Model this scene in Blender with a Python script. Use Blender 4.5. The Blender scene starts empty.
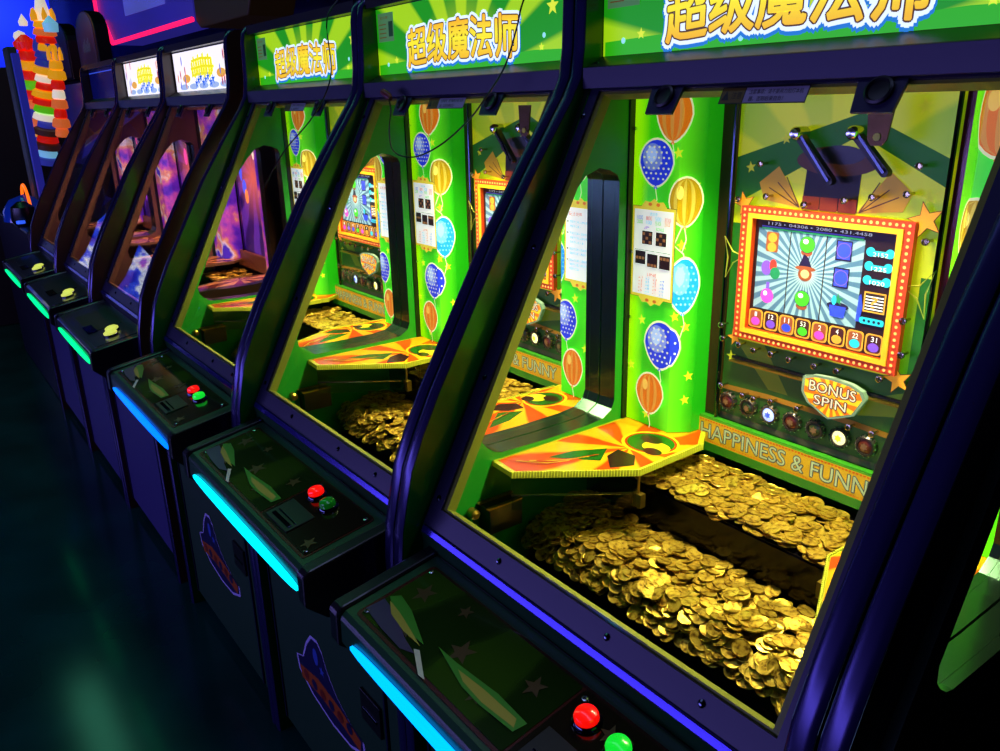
import bpy, math, random
from mathutils import Vector, Matrix
from mathutils.geometry import tessellate_polygon
random.seed(7)
sc = bpy.context.scene
COL = sc.collection
S = 0.78                      # one machine pitch in metres; all shapes below are authored in pitches
PI = math.pi

# ------------------------------------------------------------------ camera
def make_camera():
    yaw, p, r = math.radians(53.6146), math.radians(-18.611), math.radians(-1.3122)
    f = Vector((-math.sin(yaw)*math.cos(p), math.cos(yaw)*math.cos(p), math.sin(p)))
    rt = f.cross(Vector((0, 0, 1))).normalized(); up = rt.cross(f)
    rt2 = rt*math.cos(r) + up*math.sin(r); up2 = -rt*math.sin(r) + up*math.cos(r)
    m = Matrix(((rt2.x, up2.x, -f.x, .911*S), (rt2.y, up2.y, -f.y, 0), (rt2.z, up2.z, -f.z, 2.12*S), (0, 0, 0, 1)))
    cd = bpy.data.cameras.new('camera'); co = bpy.data.objects.new('camera', cd); COL.objects.link(co)
    co.matrix_world = m; cd.sensor_width = 36; cd.sensor_fit = 'HORIZONTAL'; cd.lens = 806.907*36/1000
    cd.clip_start = .02; cd.clip_end = 60
    sc.camera = co
make_camera()

# ------------------------------------------------------------------ world, exposure, room lights
w = bpy.data.worlds.new('arcade_dark'); sc.world = w; w.use_nodes = True
w.node_tree.nodes['Background'].inputs[0].default_value = (.01, .012, .05, 1)
w.node_tree.nodes['Background'].inputs[1].default_value = .25
sc.view_settings.view_transform = 'Standard'; sc.view_settings.look = 'None'
sc.view_settings.exposure = 0; sc.view_settings.gamma = 1; sc.view_settings.use_curve_mapping = False
sc.cycles.max_bounces = 8; sc.cycles.transparent_max_bounces = 24; sc.cycles.use_denoising = True
sc.cycles.sample_clamp_indirect = 4; sc.cycles.caustics_reflective = False; sc.cycles.caustics_refractive = False

def area(name, loc, target, size, energy, color, sy=None):
    l = bpy.data.lights.new(name, 'AREA'); l.energy = energy; l.color = color
    l.shape = 'RECTANGLE'; l.size = size; l.size_y = sy or size
    o = bpy.data.objects.new(name, l); COL.objects.link(o); o.location = loc
    d = Vector(target) - Vector(loc); o.rotation_euler = d.to_track_quat('-Z', 'Y').to_euler()
    return o
area('ceiling_light_violet', (-.5, .55, 3.2), (-.5, .5, 0), 3.0, 6, (.4, .5, 1), .25)
area('teal_fill', (-4.4, .5, 3.2), (-4.4, .4, 0), 4.0, 7, (.15, .9, .5), .25)  # added overhead fill, tints floor and decks teal
area('opposite_row_glow', (-2.6, -3.4, 1.15), (-2.2, .6, 1.1), 6.5, 120, (.3, .24, 1), .5)
lw_ = area('wall_wash_blue', (-11.2, 1.0, 3.1), (-12.5, 1.6, 2.9), 1.5, 34, (.12, .22, 1), .3); lw_.data.spread = math.radians(90)

# ------------------------------------------------------------------ materials
def lin(c):
    if isinstance(c, str):
        c = c.lstrip('#'); c = [int(c[i:i+2], 16)/255 for i in (0, 2, 4)]
        c = [v/12.92 if v <= .04045 else ((v+.055)/1.055)**2.4 for v in c]
    return (c[0], c[1], c[2], 1)
MATS = {}
def mat(name, col, rough=.5, metal=0, emi=0, ecol=None, coat=0, spec=.5):
    if name in MATS: return MATS[name]
    m = bpy.data.materials.new(name); m.use_nodes = True; MATS[name] = m
    b = m.node_tree.nodes['Principled BSDF']
    b.inputs['Base Color'].default_value = lin(col); b.inputs['Roughness'].default_value = rough
    b.inputs['Metallic'].default_value = metal; b.inputs['Coat Weight'].default_value = coat
    b.inputs['Specular IOR Level'].default_value = spec
    if emi:
        b.inputs['Emission Color'].default_value = lin(ecol or col); b.inputs['Emission Strength'].default_value = emi
    return m
def nodes(m): return m.node_tree.nodes, m.node_tree.links, m.node_tree.nodes['Principled BSDF']
def ramp_node(n, stops):
    r = n.new('ShaderNodeValToRGB'); e = r.color_ramp.elements
    e[0].position, e[0].color = stops[0][0], lin(stops[0][1]); e[1].position, e[1].color = stops[-1][0], lin(stops[-1][1])
    for p, c in stops[1:-1]:
        x = e.new(p); x.color = lin(c)
    return r
def print_mat(name, stops, axis, a, b, emi=0, rough=.35):
    """a printed colour run along one axis (object coordinates, in pitches from a to b)"""
    if name in MATS: return MATS[name]
    m = mat(name, '#ffffff', rough); n, l, bs = nodes(m)
    tc = n.new('ShaderNodeTexCoord'); sp = n.new('ShaderNodeSeparateXYZ'); mr = n.new('ShaderNodeMapRange')
    l.new(tc.outputs['Object'], sp.inputs[0]); l.new(sp.outputs[axis], mr.inputs[0])
    mr.inputs[1].default_value = a*S; mr.inputs[2].default_value = b*S
    r = ramp_node(n, stops); l.new(mr.outputs[0], r.inputs[0]); l.new(r.outputs[0], bs.inputs['Base Color'])
    if emi: l.new(r.outputs[0], bs.inputs['Emission Color']); bs.inputs['Emission Strength'].default_value = emi
    return m
def rays_mat(name, c1, c2, cx, cy, count, ax=('X', 'Z'), emi=0, rough=.35, c3=None, noise=0.0):
    """sunburst print: rays of two colours round (cx, cy)"""
    if name in MATS: return MATS[name]
    m = mat(name, c1, rough); n, l, bs = nodes(m)
    tc = n.new('ShaderNodeTexCoord'); sp = n.new('ShaderNodeSeparateXYZ'); l.new(tc.outputs['Object'], sp.inputs[0])
    def mth(op, a, b=None):
        x = n.new('ShaderNodeMath'); x.operation = op
        for i, v in enumerate((a, b)):
            if v is None: continue
            if isinstance(v, (int, float)): x.inputs[i].default_value = v
            else: l.new(v, x.inputs[i])
        return x.outputs[0]
    dx = mth('SUBTRACT', sp.outputs[ax[0]], cx*S); dy = mth('SUBTRACT', sp.outputs[ax[1]], cy*S)
    an = mth('MULTIPLY', mth('ARCTAN2', dy, dx), count)
    if noise:
        nz = n.new('ShaderNodeTexNoise'); nz.inputs['Scale'].default_value = 9; l.new(tc.outputs['Object'], nz.inputs[0])
        an = mth('ADD', an, mth('MULTIPLY', nz.outputs[0], noise))
    sn = mth('MULTIPLY_ADD', mth('SINE', an), .5)
    sn.node.inputs[2].default_value = .5
    r = ramp_node(n, [(.38, c1), (.62, c2)]); l.new(sn, r.inputs[0]); out = r.outputs[0]
    if c3:   # paler core
        d = mth('SQRT', mth('ADD', mth('MULTIPLY', dx, dx), mth('MULTIPLY', dy, dy)))
        mr = n.new('ShaderNodeMapRange'); l.new(d, mr.inputs[0]); mr.inputs[1].default_value = 0; mr.inputs[2].default_value = c3[1]*S
        mr.inputs[3].default_value = 1; mr.inputs[4].default_value = 0
        mx = n.new('ShaderNodeMix'); mx.data_type = 'RGBA'; l.new(mr.outputs[0], mx.inputs[0]); l.new(out, mx.inputs[6])
        mx.inputs[7].default_value = lin(c3[0]); out = mx.outputs[2]
    l.new(out, bs.inputs['Base Color'])
    if emi: l.new(out, bs.inputs['Emission Color']); bs.inputs['Emission Strength'].default_value = emi
    return m
def noise_mat(name, stops, scale, rough=.4, metal=0, emi=0, bump=0):
    if name in MATS: return MATS[name]
    m = mat(name, '#ffffff', rough, metal); n, l, bs = nodes(m)
    tc = n.new('ShaderNodeTexCoord'); nz = n.new('ShaderNodeTexNoise'); nz.inputs['Scale'].default_value = scale
    nz.inputs['Detail'].default_value = 3; l.new(tc.outputs['Object'], nz.inputs[0])
    r = ramp_node(n, stops); l.new(nz.outputs[0], r.inputs[0]); l.new(r.outputs[0], bs.inputs['Base Color'])
    if emi: l.new(r.outputs[0], bs.inputs['Emission Color']); bs.inputs['Emission Strength'].default_value = emi
    if bump:
        bp = n.new('ShaderNodeBump'); bp.inputs['Strength'].default_value = bump; l.new(nz.outputs[0], bp.inputs['Height'])
        l.new(bp.outputs[0], bs.inputs['Normal'])
    return m
def glass_mat():
    m = bpy.data.materials.new('window_glass'); m.use_nodes = True; n = m.node_tree.nodes; l = m.node_tree.links; n.clear()
    o = n.new('ShaderNodeOutputMaterial'); mx = n.new('ShaderNodeMixShader'); lw = n.new('ShaderNodeLayerWeight'); lw.inputs[0].default_value = .5
    pw = n.new('ShaderNodeMath'); pw.operation = 'POWER'; l.new(lw.outputs['Facing'], pw.inputs[0]); pw.inputs[1].default_value = 5
    fr = n.new('ShaderNodeMath'); fr.operation = 'MULTIPLY_ADD'; l.new(pw.outputs[0], fr.inputs[0]); fr.inputs[1].default_value = .9; fr.inputs[2].default_value = .05
    t = n.new('ShaderNodeBsdfTransparent'); g = n.new('ShaderNodeBsdfGlossy')
    t.inputs[0].default_value = (.96, .98, .96, 1); g.inputs['Roughness'].default_value = .01
    l.new(fr.outputs[0], mx.inputs[0]); l.new(t.outputs[0], mx.inputs[1]); l.new(g.outputs[0], mx.inputs[2]); l.new(mx.outputs[0], o.inputs[0])
    return m
GLASS = glass_mat()
def acrylic_mat():
    m = GLASS.copy(); m.name = 'clear_acrylic'
    for x in m.node_tree.nodes:
        if x.type == 'BSDF_TRANSPARENT': x.inputs[0].default_value = (.8, .78, .6, 1)
    return m
ACRYL = acrylic_mat()

trim_m = mat('violet_black_trim', '#2c2858', .24, .6)
frame_m = mat('navy_powder_coat', '#1e1b3a', .42, .2)
black_m = mat('black_plastic', '#050507', .35)
gloss_black = mat('gloss_black', '#04040c', .06, coat=1)
chrome = mat('chrome', '#c9ccd2', .12, 1)
dark_chrome = mat('smoked_chrome', '#3c4250', .1, 1)
tunnel_m = mat('smoked_tunnel', '#34503c', .22, .85)
olive_m = mat('olive_gasket', '#8d9a2c', .5)
goldrail = mat('gold_rail', '#a98a30', .3, .9)
white_p = mat('white_paper', '#eef4f0', .6, emi=.7)
outline_w = mat('cream_outline', '#f2f8c0', .5, emi=.6)
sil_m = mat('grey_label', '#8a8690', .45)

gold_m = noise_mat('brass_coin_metal', [(.34, '#7a5616'), (.48, '#d8ac38'), (.66, '#f0cc50')], 120, .34, .85, bump=.22)

# ------------------------------------------------------------------ mesh building
YR = .73
def W(x, y, h): return (x*S, (y-YR)*S, h*S)
class MB:
    def __init__(s, raw=False): s.v = []; s.f = []; s.m = []; s.mats = []; s.raw = raw
    def mi(s, m):
        if m not in s.mats: s.mats.append(m)
        return s.mats.index(m)
    def P(s, p): s.v.append(tuple(p) if s.raw else W(*p)); return len(s.v)-1
    def face(s, idx, m): s.f.append(tuple(idx)); s.m.append(s.mi(m))
    def poly(s, pts, m): s.face([s.P(p) for p in pts], m)
    def box(s, x0, x1, y0, y1, z0, z1, m):
        i = [s.P((x, y, z)) for x in (x0, x1) for y in (y0, y1) for z in (z0, z1)]
        for q in ((0, 1, 3, 2), (4, 6, 7, 5), (0, 4, 5, 1), (2, 3, 7, 6), (0, 2, 6, 4), (1, 5, 7, 3)): s.face([i[k] for k in q], m)
        return s
    def prism(s, loops, fn, a, b, m, mside=None):
        """loops: outer + holes in 2D; fn(u, v, t) -> 3D; extruded from t=a to t=b"""
        if not isinstance(loops[0][0], (tuple, list)): loops = [loops]
        tri = tessellate_polygon([[Vector((u, v, 0)) for u, v in L] for L in loops])
        flat = [p for L in loops for p in L]
        A = [s.P(fn(u, v, a)) for u, v in flat]; B = [s.P(fn(u, v, b)) for u, v in flat]
        for t in tri:
            s.face([A[k] for k in t], m); s.face([B[k] for k in reversed(t)], m)
        o = 0
        for L in loops:
            n = len(L)
            for k in range(n):
                k2 = (k+1) % n; s.face((A[o+k], A[o+k2], B[o+k2], B[o+k]), mside or m)
            o += n
        return s
    def flat(s, pts, fn, t, m):
        """filled 2D outline"""
        tri = tessellate_polygon([[Vector((u, v, 0)) for u, v in pts]])
        A = [s.P(fn(u, v, t)) for u, v in pts]
        for q in tri: s.face([A[k] for k in q], m)
        return s
    def tube(s, pts, r, m, n=8, closed=False, caps=True):
        pts = [Vector(p) for p in pts]; rings = []
        N = len(pts)
        for i, p in enumerate(pts):
            a = pts[(i-1) % N] if (closed or i > 0) else p; b = pts[(i+1) % N] if (closed or i < N-1) else p
            d = (b-a).normalized(); u = d.cross(Vector((0, 0, 1)))
            if u.length < 1e-3: u = d.cross(Vector((0, 1, 0)))
            u.normalize(); v = d.cross(u); rr = r[i] if isinstance(r, (list, tuple)) else r
            rings.append([s.P(p+(u*math.cos(2*PI*k/n)+v*math.sin(2*PI*k/n))*rr) for k in range(n)])
        for i in range(N if closed else N-1):
            A = rings[i]; B = rings[(i+1) % N]
            for k in range(n): s.face((A[k], A[(k+1) % n], B[(k+1) % n], B[k]), m)
        if caps and not closed: s.face(rings[0][::-1], m); s.face(rings[-1], m)
        return s
    def lathe(s, prof, c, ax, m, n=20):
        """prof: (radius, height along ax) list"""
        ax = Vector(ax).normalized(); u = ax.orthogonal().normalized(); v = ax.cross(u); c = Vector(c); rings = []
        for r, h in prof: rings.append([s.P(c+ax*h+(u*math.cos(2*PI*k/n)+v*math.sin(2*PI*k/n))*max(r, 1e-5)) for k in range(n)])
        for A, B in zip(rings, rings[1:]):
            for k in range(n): s.face((A[k], A[(k+1) % n], B[(k+1) % n], B[k]), m)
        s.face(rings[0][::-1], m); s.face(rings[-1], m)
        return s
    def build(s, name, parent=None, bevel=0, smooth=False, kind=None):
        me = bpy.data.meshes.new(name); me.from_pydata(s.v, [], s.f)
        for m in s.mats: me.materials.append(m)
        me.polygons.foreach_set('material_index', s.m)
        if smooth: me.polygons.foreach_set('use_smooth', [True]*len(s.f))
        me.validate(); me.update()
        import bmesh
        b = bmesh.new(); b.from_mesh(me); bmesh.ops.recalc_face_normals(b, faces=b.faces); b.to_mesh(me); b.free()
        o = bpy.data.objects.new(name, me); COL.objects.link(o)
        if parent: o.parent = parent
        if bevel:
            bv = o.modifiers.new('bevel', 'BEVEL'); bv.width = bevel*S; bv.segments = 2; bv.limit_method = 'ANGLE'
        if smooth:
            try: me.set_sharp_from_angle(angle=math.radians(40))
            except Exception: pass
        if kind: o['kind'] = kind
        return o

class Art(MB):
    """layered print: outlines laid on a surface, each layer a hair in front of the one below"""
    def __init__(s, fn, step=.00007, fold=None): super().__init__(); s.fn = fn; s.t = 0; s.step = step; s.fold = fold
    def sh(s, pts, m):
        s.t += s.step; parts = [pts]
        if s.fold is not None:
            parts = [q for q in (clip(pts, s.fold, -1), clip(pts, s.fold, 1)) if len(q) > 2]
        for q in parts: s.flat(q, s.fn, s.t, m)
        return s
    def text(s, txt, cx, cy, hgt, wid, m, outline=None, extra=0, shear=0, arch=0):
        lay = ([(outline[0], outline[1])] if outline else []) + ([(outline[2], outline[3])] if outline and len(outline) > 2 else []) + [(extra, m)]
        for o, mm, ox, oy in [(o, mm, o*math.cos(q*PI/6), o*math.sin(q*PI/6)) for o, mm in lay for q in (range(12) if o > 0 else (0,))]:
            vs, fs, bb = text_mesh(txt, 0)
            b0 = text_mesh(txt, 0)[2]
            sx = wid/(b0[1]-b0[0]); sy = hgt/(b0[3]-b0[2]); s.t += s.step*(.12 if o > 0 else 1)
            mx = (b0[0]+b0[1])/2; my = (b0[2]+b0[3])/2
            ids = []
            for x, y in vs:
                u = (x-mx)*sx; v = (y-my)*sy
                ids.append(s.P(s.fn(cx+ox+u+shear*v, cy+oy+v-arch*(u/wid*2)**2, s.t)))
            for f in fs: s.face([ids[k] for k in f], mm)
        return s
TXT = {}
def text_mesh(txt, off):
    k = (txt, round(off, 4))
    if k in TXT: return TXT[k]
    c = bpy.data.curves.new('t', 'FONT'); c.body = txt; c.resolution_u = 3; c.offset = off; c.fill_mode = 'FRONT'
    o = bpy.data.objects.new('t', c); COL.objects.link(o); dg = bpy.context.evaluated_depsgraph_get()
    me = bpy.data.meshes.new_from_object(o.evaluated_get(dg))
    vs = [(v.co.x, v.co.y) for v in me.vertices]; fs = [tuple(p.vertices) for p in me.polygons]
    bpy.data.objects.remove(o); bpy.data.meshes.remove(me); bpy.data.curves.remove(c)
    xs = [v[0] for v in vs] or [0, 1]; ys = [v[1] for v in vs] or [0, 1]
    TXT[k] = (vs, fs, (min(xs), max(xs), min(ys), max(ys))); return TXT[k]
def clip(pts, u, sgn):
    out = []
    for i, a in enumerate(pts):
        b = pts[(i+1) % len(pts)]; da = sgn*(a[0]-u); db = sgn*(b[0]-u)
        if da >= 0: out.append(a)
        if da*db < 0:
            t = da/(da-db); out.append((u, a[1]+(b[1]-a[1])*t))
    return out
def ell(cx, cy, rx, ry=None, n=20, a0=0, a1=2*PI):
    ry = ry or rx; k = n if a1-a0 > 6.2 else n+1
    return [(cx+rx*math.cos(a0+(a1-a0)*i/n), cy+ry*math.sin(a0+(a1-a0)*i/n)) for i in range(k)]
def rect(x0, y0, x1, y1): return [(x0, y0), (x1, y0), (x1, y1), (x0, y1)]
def rrect(x0, y0, x1, y1, r, n=4):
    o = []
    for cx, cy, a in ((x1-r, y1-r, 0), (x0+r, y1-r, 1), (x0+r, y0+r, 2), (x1-r, y0+r, 3)):
        o += [(cx+r*math.cos((a+i/n)*PI/2), cy+r*math.sin((a+i/n)*PI/2)) for i in range(n+1)]
    return o
def star(cx, cy, r, n=5, k=.42, rot=0):
    return [(cx+(r if i % 2 == 0 else r*k)*math.cos(PI/2+rot+i*PI/n), cy+(r if i % 2 == 0 else r*k)*math.sin(PI/2+rot+i*PI/n)) for i in range(2*n)]
def balloon_pts(cx, cy, rx, ry, n=24, g=1.0):
    o = []
    for i in range(n):
        a = PI/2+2*PI*i/n; c, s_ = math.cos(a), math.sin(a); k = 1-.22*max(0, -s_)
        o.append((cx+rx*g*c*k, cy+ry*g*s_))
    return o+[]
def line_pts(p, w):
    L = []; R = []
    for i, a in enumerate(p):
        q = p[max(0, i-1)]; r = p[min(len(p)-1, i+1)]; d = Vector((r[0]-q[0], r[1]-q[1])).normalized()
        L.append((a[0]-d.y*w, a[1]+d.x*w)); R.append((a[0]+d.y*w, a[1]-d.x*w))
    return L+R[::-1]

def YZ(u, v, t): return (t, u, v)
def XZ(y): return lambda u, v, t: (u, y-t, v)      # a print on a wall facing the player

# ------------------------------------------------------------------ glass plane of a machine (leans back)
G0 = (.815, 1.294); GD = (.4647, .8855); GN = (-.8855, .4647); GL = .9577
def GP(x, s, t=0): return (x, G0[0]+GD[0]*s+GN[0]*t, G0[1]+GD[1]*s+GN[1]*t)
PROFILE = [(.735, 0), (.735, 1.16), (.742, 1.24), (.757, 1.31), (.774, 1.38), (.805, 1.45), (.848, 1.535), (1.025, 1.84), (1.133, 2.0),
           (1.223, 2.126), (1.248, 2.17), (1.257, 2.23), (1.262, 2.37), (1.268, 2.405), (1.285, 2.428), (1.31, 2.437)]
ARCH = [(1.354, 1.945), (1.347, 1.96), (1.322, 1.972), (1.29, 1.979), (1.249, 1.964), (1.214, 1.93), (1.18, 1.891), (1.135, 1.818), (.944, 1.432),
        (.947, 1.405), (.959, 1.39), (.98, 1.374), (1.0, 1.368), (1.135, 1.364), (1.265, 1.365), (1.315, 1.37), (1.345, 1.388), (1.354, 1.41)]

def column_fn(side, front=1.395, fx=.305):
    """developed front + bevel of a balloon column; u runs from the wall inwards (negative on the left)"""
    def fn(u, v, t):
        a = abs(u)
        if a >= fx-1e-6: return (u, front-t, v)
        d = (fx-a)*.87; k = .614, .789       # direction of the bevel: inwards and back
        x = fx-d*k[0]; y = front+d*k[1]
        return (side*(x-t*.789), y-t*.614, v)
    return fn

PAL = {
 'green': dict(plate='#004a0a', wall='#1a9420', deck='#0c3a1c', gasket='#7c8026'),
 'dark': dict(plate='#020304', wall='#030405', deck='#0e3a1e', gasket='#8d9a2c'),
 'violet': dict(plate='#3a2216', wall='#80584c', deck='#15142a', gasket='#9a7048'),
}

def add_balloon(A, cx, cy, rx, ry, kind, tail=True):
    st = {'blue': ('#2238d8', '#a9c4ff'), 'sky': ('#1592e6', '#8fdcff'), 'gold': ('#b08c00', '#f0e060'), 'orange': ('#d87008', '#f0c050')}[kind]
    A.sh(balloon_pts(cx, cy, rx, ry, g=1.09), outline_w)
    base = mat('balloon_'+kind, st[0], .4, emi=.75); hi = mat('balloon_'+kind+'_pale', st[1], .4, emi=.7)
    mid = mat('balloon_'+kind+'_mid', [ (a+b)/2 for a, b in zip(lin(st[0])[:3], lin(st[1])[:3])], .4, emi=.55)
    A.sh(balloon_pts(cx, cy, rx, ry), base)
    A.sh(line_pts([(cx, cy-ry), (cx-.004, cy-ry-.006), (cx+.004, cy-ry-.006), (cx, cy-ry)], .002), base)
    if kind in ('blue', 'sky'):
        A.sh(ell(cx-rx*.25, cy+ry*.25, rx*.6, ry*.6), mid)
        A.sh(ell(cx-rx*.3, cy+ry*.35, rx*.32, ry*.35), hi)
        dot = outline_w if kind == 'blue' else hi; A.t += A.step
        for i in range(-3, 4):
            for j in range(-4, 5):
                x = (i+(j % 2)*.5)*.3; y = j*.23
                if x*x+y*y < .8 and abs(abs(cx+x*rx)-.305) > .0042: A.t -= A.step; A.sh(ell(cx+x*rx, cy+y*ry, rx*.065, ry*.05, 8), dot)
    else:
        for k in (-.62, -.1, .45):
            pts = [(cx+rx*(k+.13)*math.sqrt(max(0, 1-(j/6)**2)), cy+ry*j/6) for j in range(-6, 7)] + \
                  [(cx+rx*(k-.1)*math.sqrt(max(0, 1-(j/6)**2)), cy+ry*j/6) for j in range(6, -7, -1)]
            A.sh(pts, mid)
        A.sh(ell(cx-rx*.35, cy+ry*.4, rx*.2, ry*.28), hi)
    if tail: A.sh(line_pts([(cx, cy-ry-.004), (cx+.006, cy-ry-.03), (cx-.004, cy-ry-.06)], .0012), outline_w)

def paytable(A, x0, x1, y0, y1, blue=False):
    fr = mat('gilt_border', '#e8d23a', .4, emi=.6); ink = mat('brown_ink', '#2a1608', .5, emi=.02)
    A.sh(rect(x0-.007, y0-.008, x1+.007, y1+.008), ink); A.sh(rect(x0-.006, y0-.007, x1+.006, y1+.007), fr)
    cx = (x0+x1)/2
    for s_, yy in ((1, y1+.006), (-1, y0-.006)):
        A.sh([(cx-.04, yy), (cx-.028, yy+s_*.014), (cx-.012, yy+s_*.012), (cx, yy+s_*.02), (cx+.012, yy+s_*.012), (cx+.028, yy+s_*.014), (cx+.04, yy)], fr)
        A.sh(ell(cx-.012, yy+s_*.007, .006, .004, 10), mat('orange_ink', '#e07a10', .4, emi=.5)); A.sh(ell(cx+.012, yy+s_*.007, .006, .004, 10), MATS['orange_ink'])
    A.sh(rect(x0, y0, x1, y1), white_p)
    w_ = x1-x0; h_ = y1-y0
    cy_ = mat('cyan_ink', '#1aa0e8', .5, emi=.5); red = mat('red_ink', '#d81a30', .5, emi=.4); gr = mat('green_ink', '#2ab81a', .5, emi=.4)
    vi = mat('violet_ink', '#9a2ad0', .5, emi=.4); pk = mat('blue_ink', '#2a4ae0', .5, emi=.4)
    if blue:
        A.text('玩法说明', cx-.02, y1-.016, .011, .05, red)
        yy = y1-.036
        for n_, lines in enumerate(((.82, .5), (.86, .9, .6), (.8, .7), (.84, .78, .5))):
            for L in lines:
                A.text('按投币口投入游戏币可得彩票'[:int(13*L)], x0+.014+w_*.8*L/2, yy, .0072, w_*.8*L, cy_); yy -= .0115
            A.sh(ell(x0+.007, yy+.0115*len(lines), .0025, .0025, 8), ink); yy -= .006
        return
    X = lambda k: x0+k*w_; Y = lambda k: y0+k*h_
    A.text('奖励表', X(.5), Y(.955), .008, .024, cy_)
    for k, m_ in enumerate((pk, red, cy_, red)): A.text(('1000', '800', '500', '300')[k], X(.15+k*.235), Y(.905), .01, .019, m_)
    for k, m_ in enumerate((gr, cy_, gr, MATS['orange_ink'])): A.text(('200', '100', '50', '30')[k], X(.15+k*.235), Y(.855), .009, .018, m_)
    A.text('JP', X(.33), Y(.79), .008, .018, vi); A.text('BONUS', X(.68), Y(.79), .008, .024, gr)
    A.sh(rect(X(.03), Y(.525), X(.97), Y(.53)), ink)
    tile = mat('dark_tile', '#2a0e08', .5, emi=.05); tile2 = mat('tan_tile', '#b07840', .5, emi=.3)
    for gx, gy, on in ((.22, .6, (0, 2, 4, 6, 8)), (.58, .6, (1, 3, 5, 7)), (.06, .36, (3, 4, 5)), (.38, .34, (0, 1, 2)), (.7, .34, (6, 7, 8))):
        A.sh(rect(X(gx), Y(gy), X(gx+.27), Y(gy+.155)), tile)
        for q in on:
            A.sh(rect(X(gx+.01+.085*(q % 3)), Y(gy+.008+.048*(q//3)), X(gx+.075+.085*(q % 3)), Y(gy+.04+.048*(q//3))), tile2)
    A.text('LINE', X(.52), Y(.25), .008, .03, red)
    for r_ in range(5):
        for c_, m_ in enumerate((red, cy_, red, pk)): A.text('x%d' % (r_*2+c_+1), X(.22+c_*.19), Y(.2-r_*.04), .0062, .014, m_)

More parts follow.
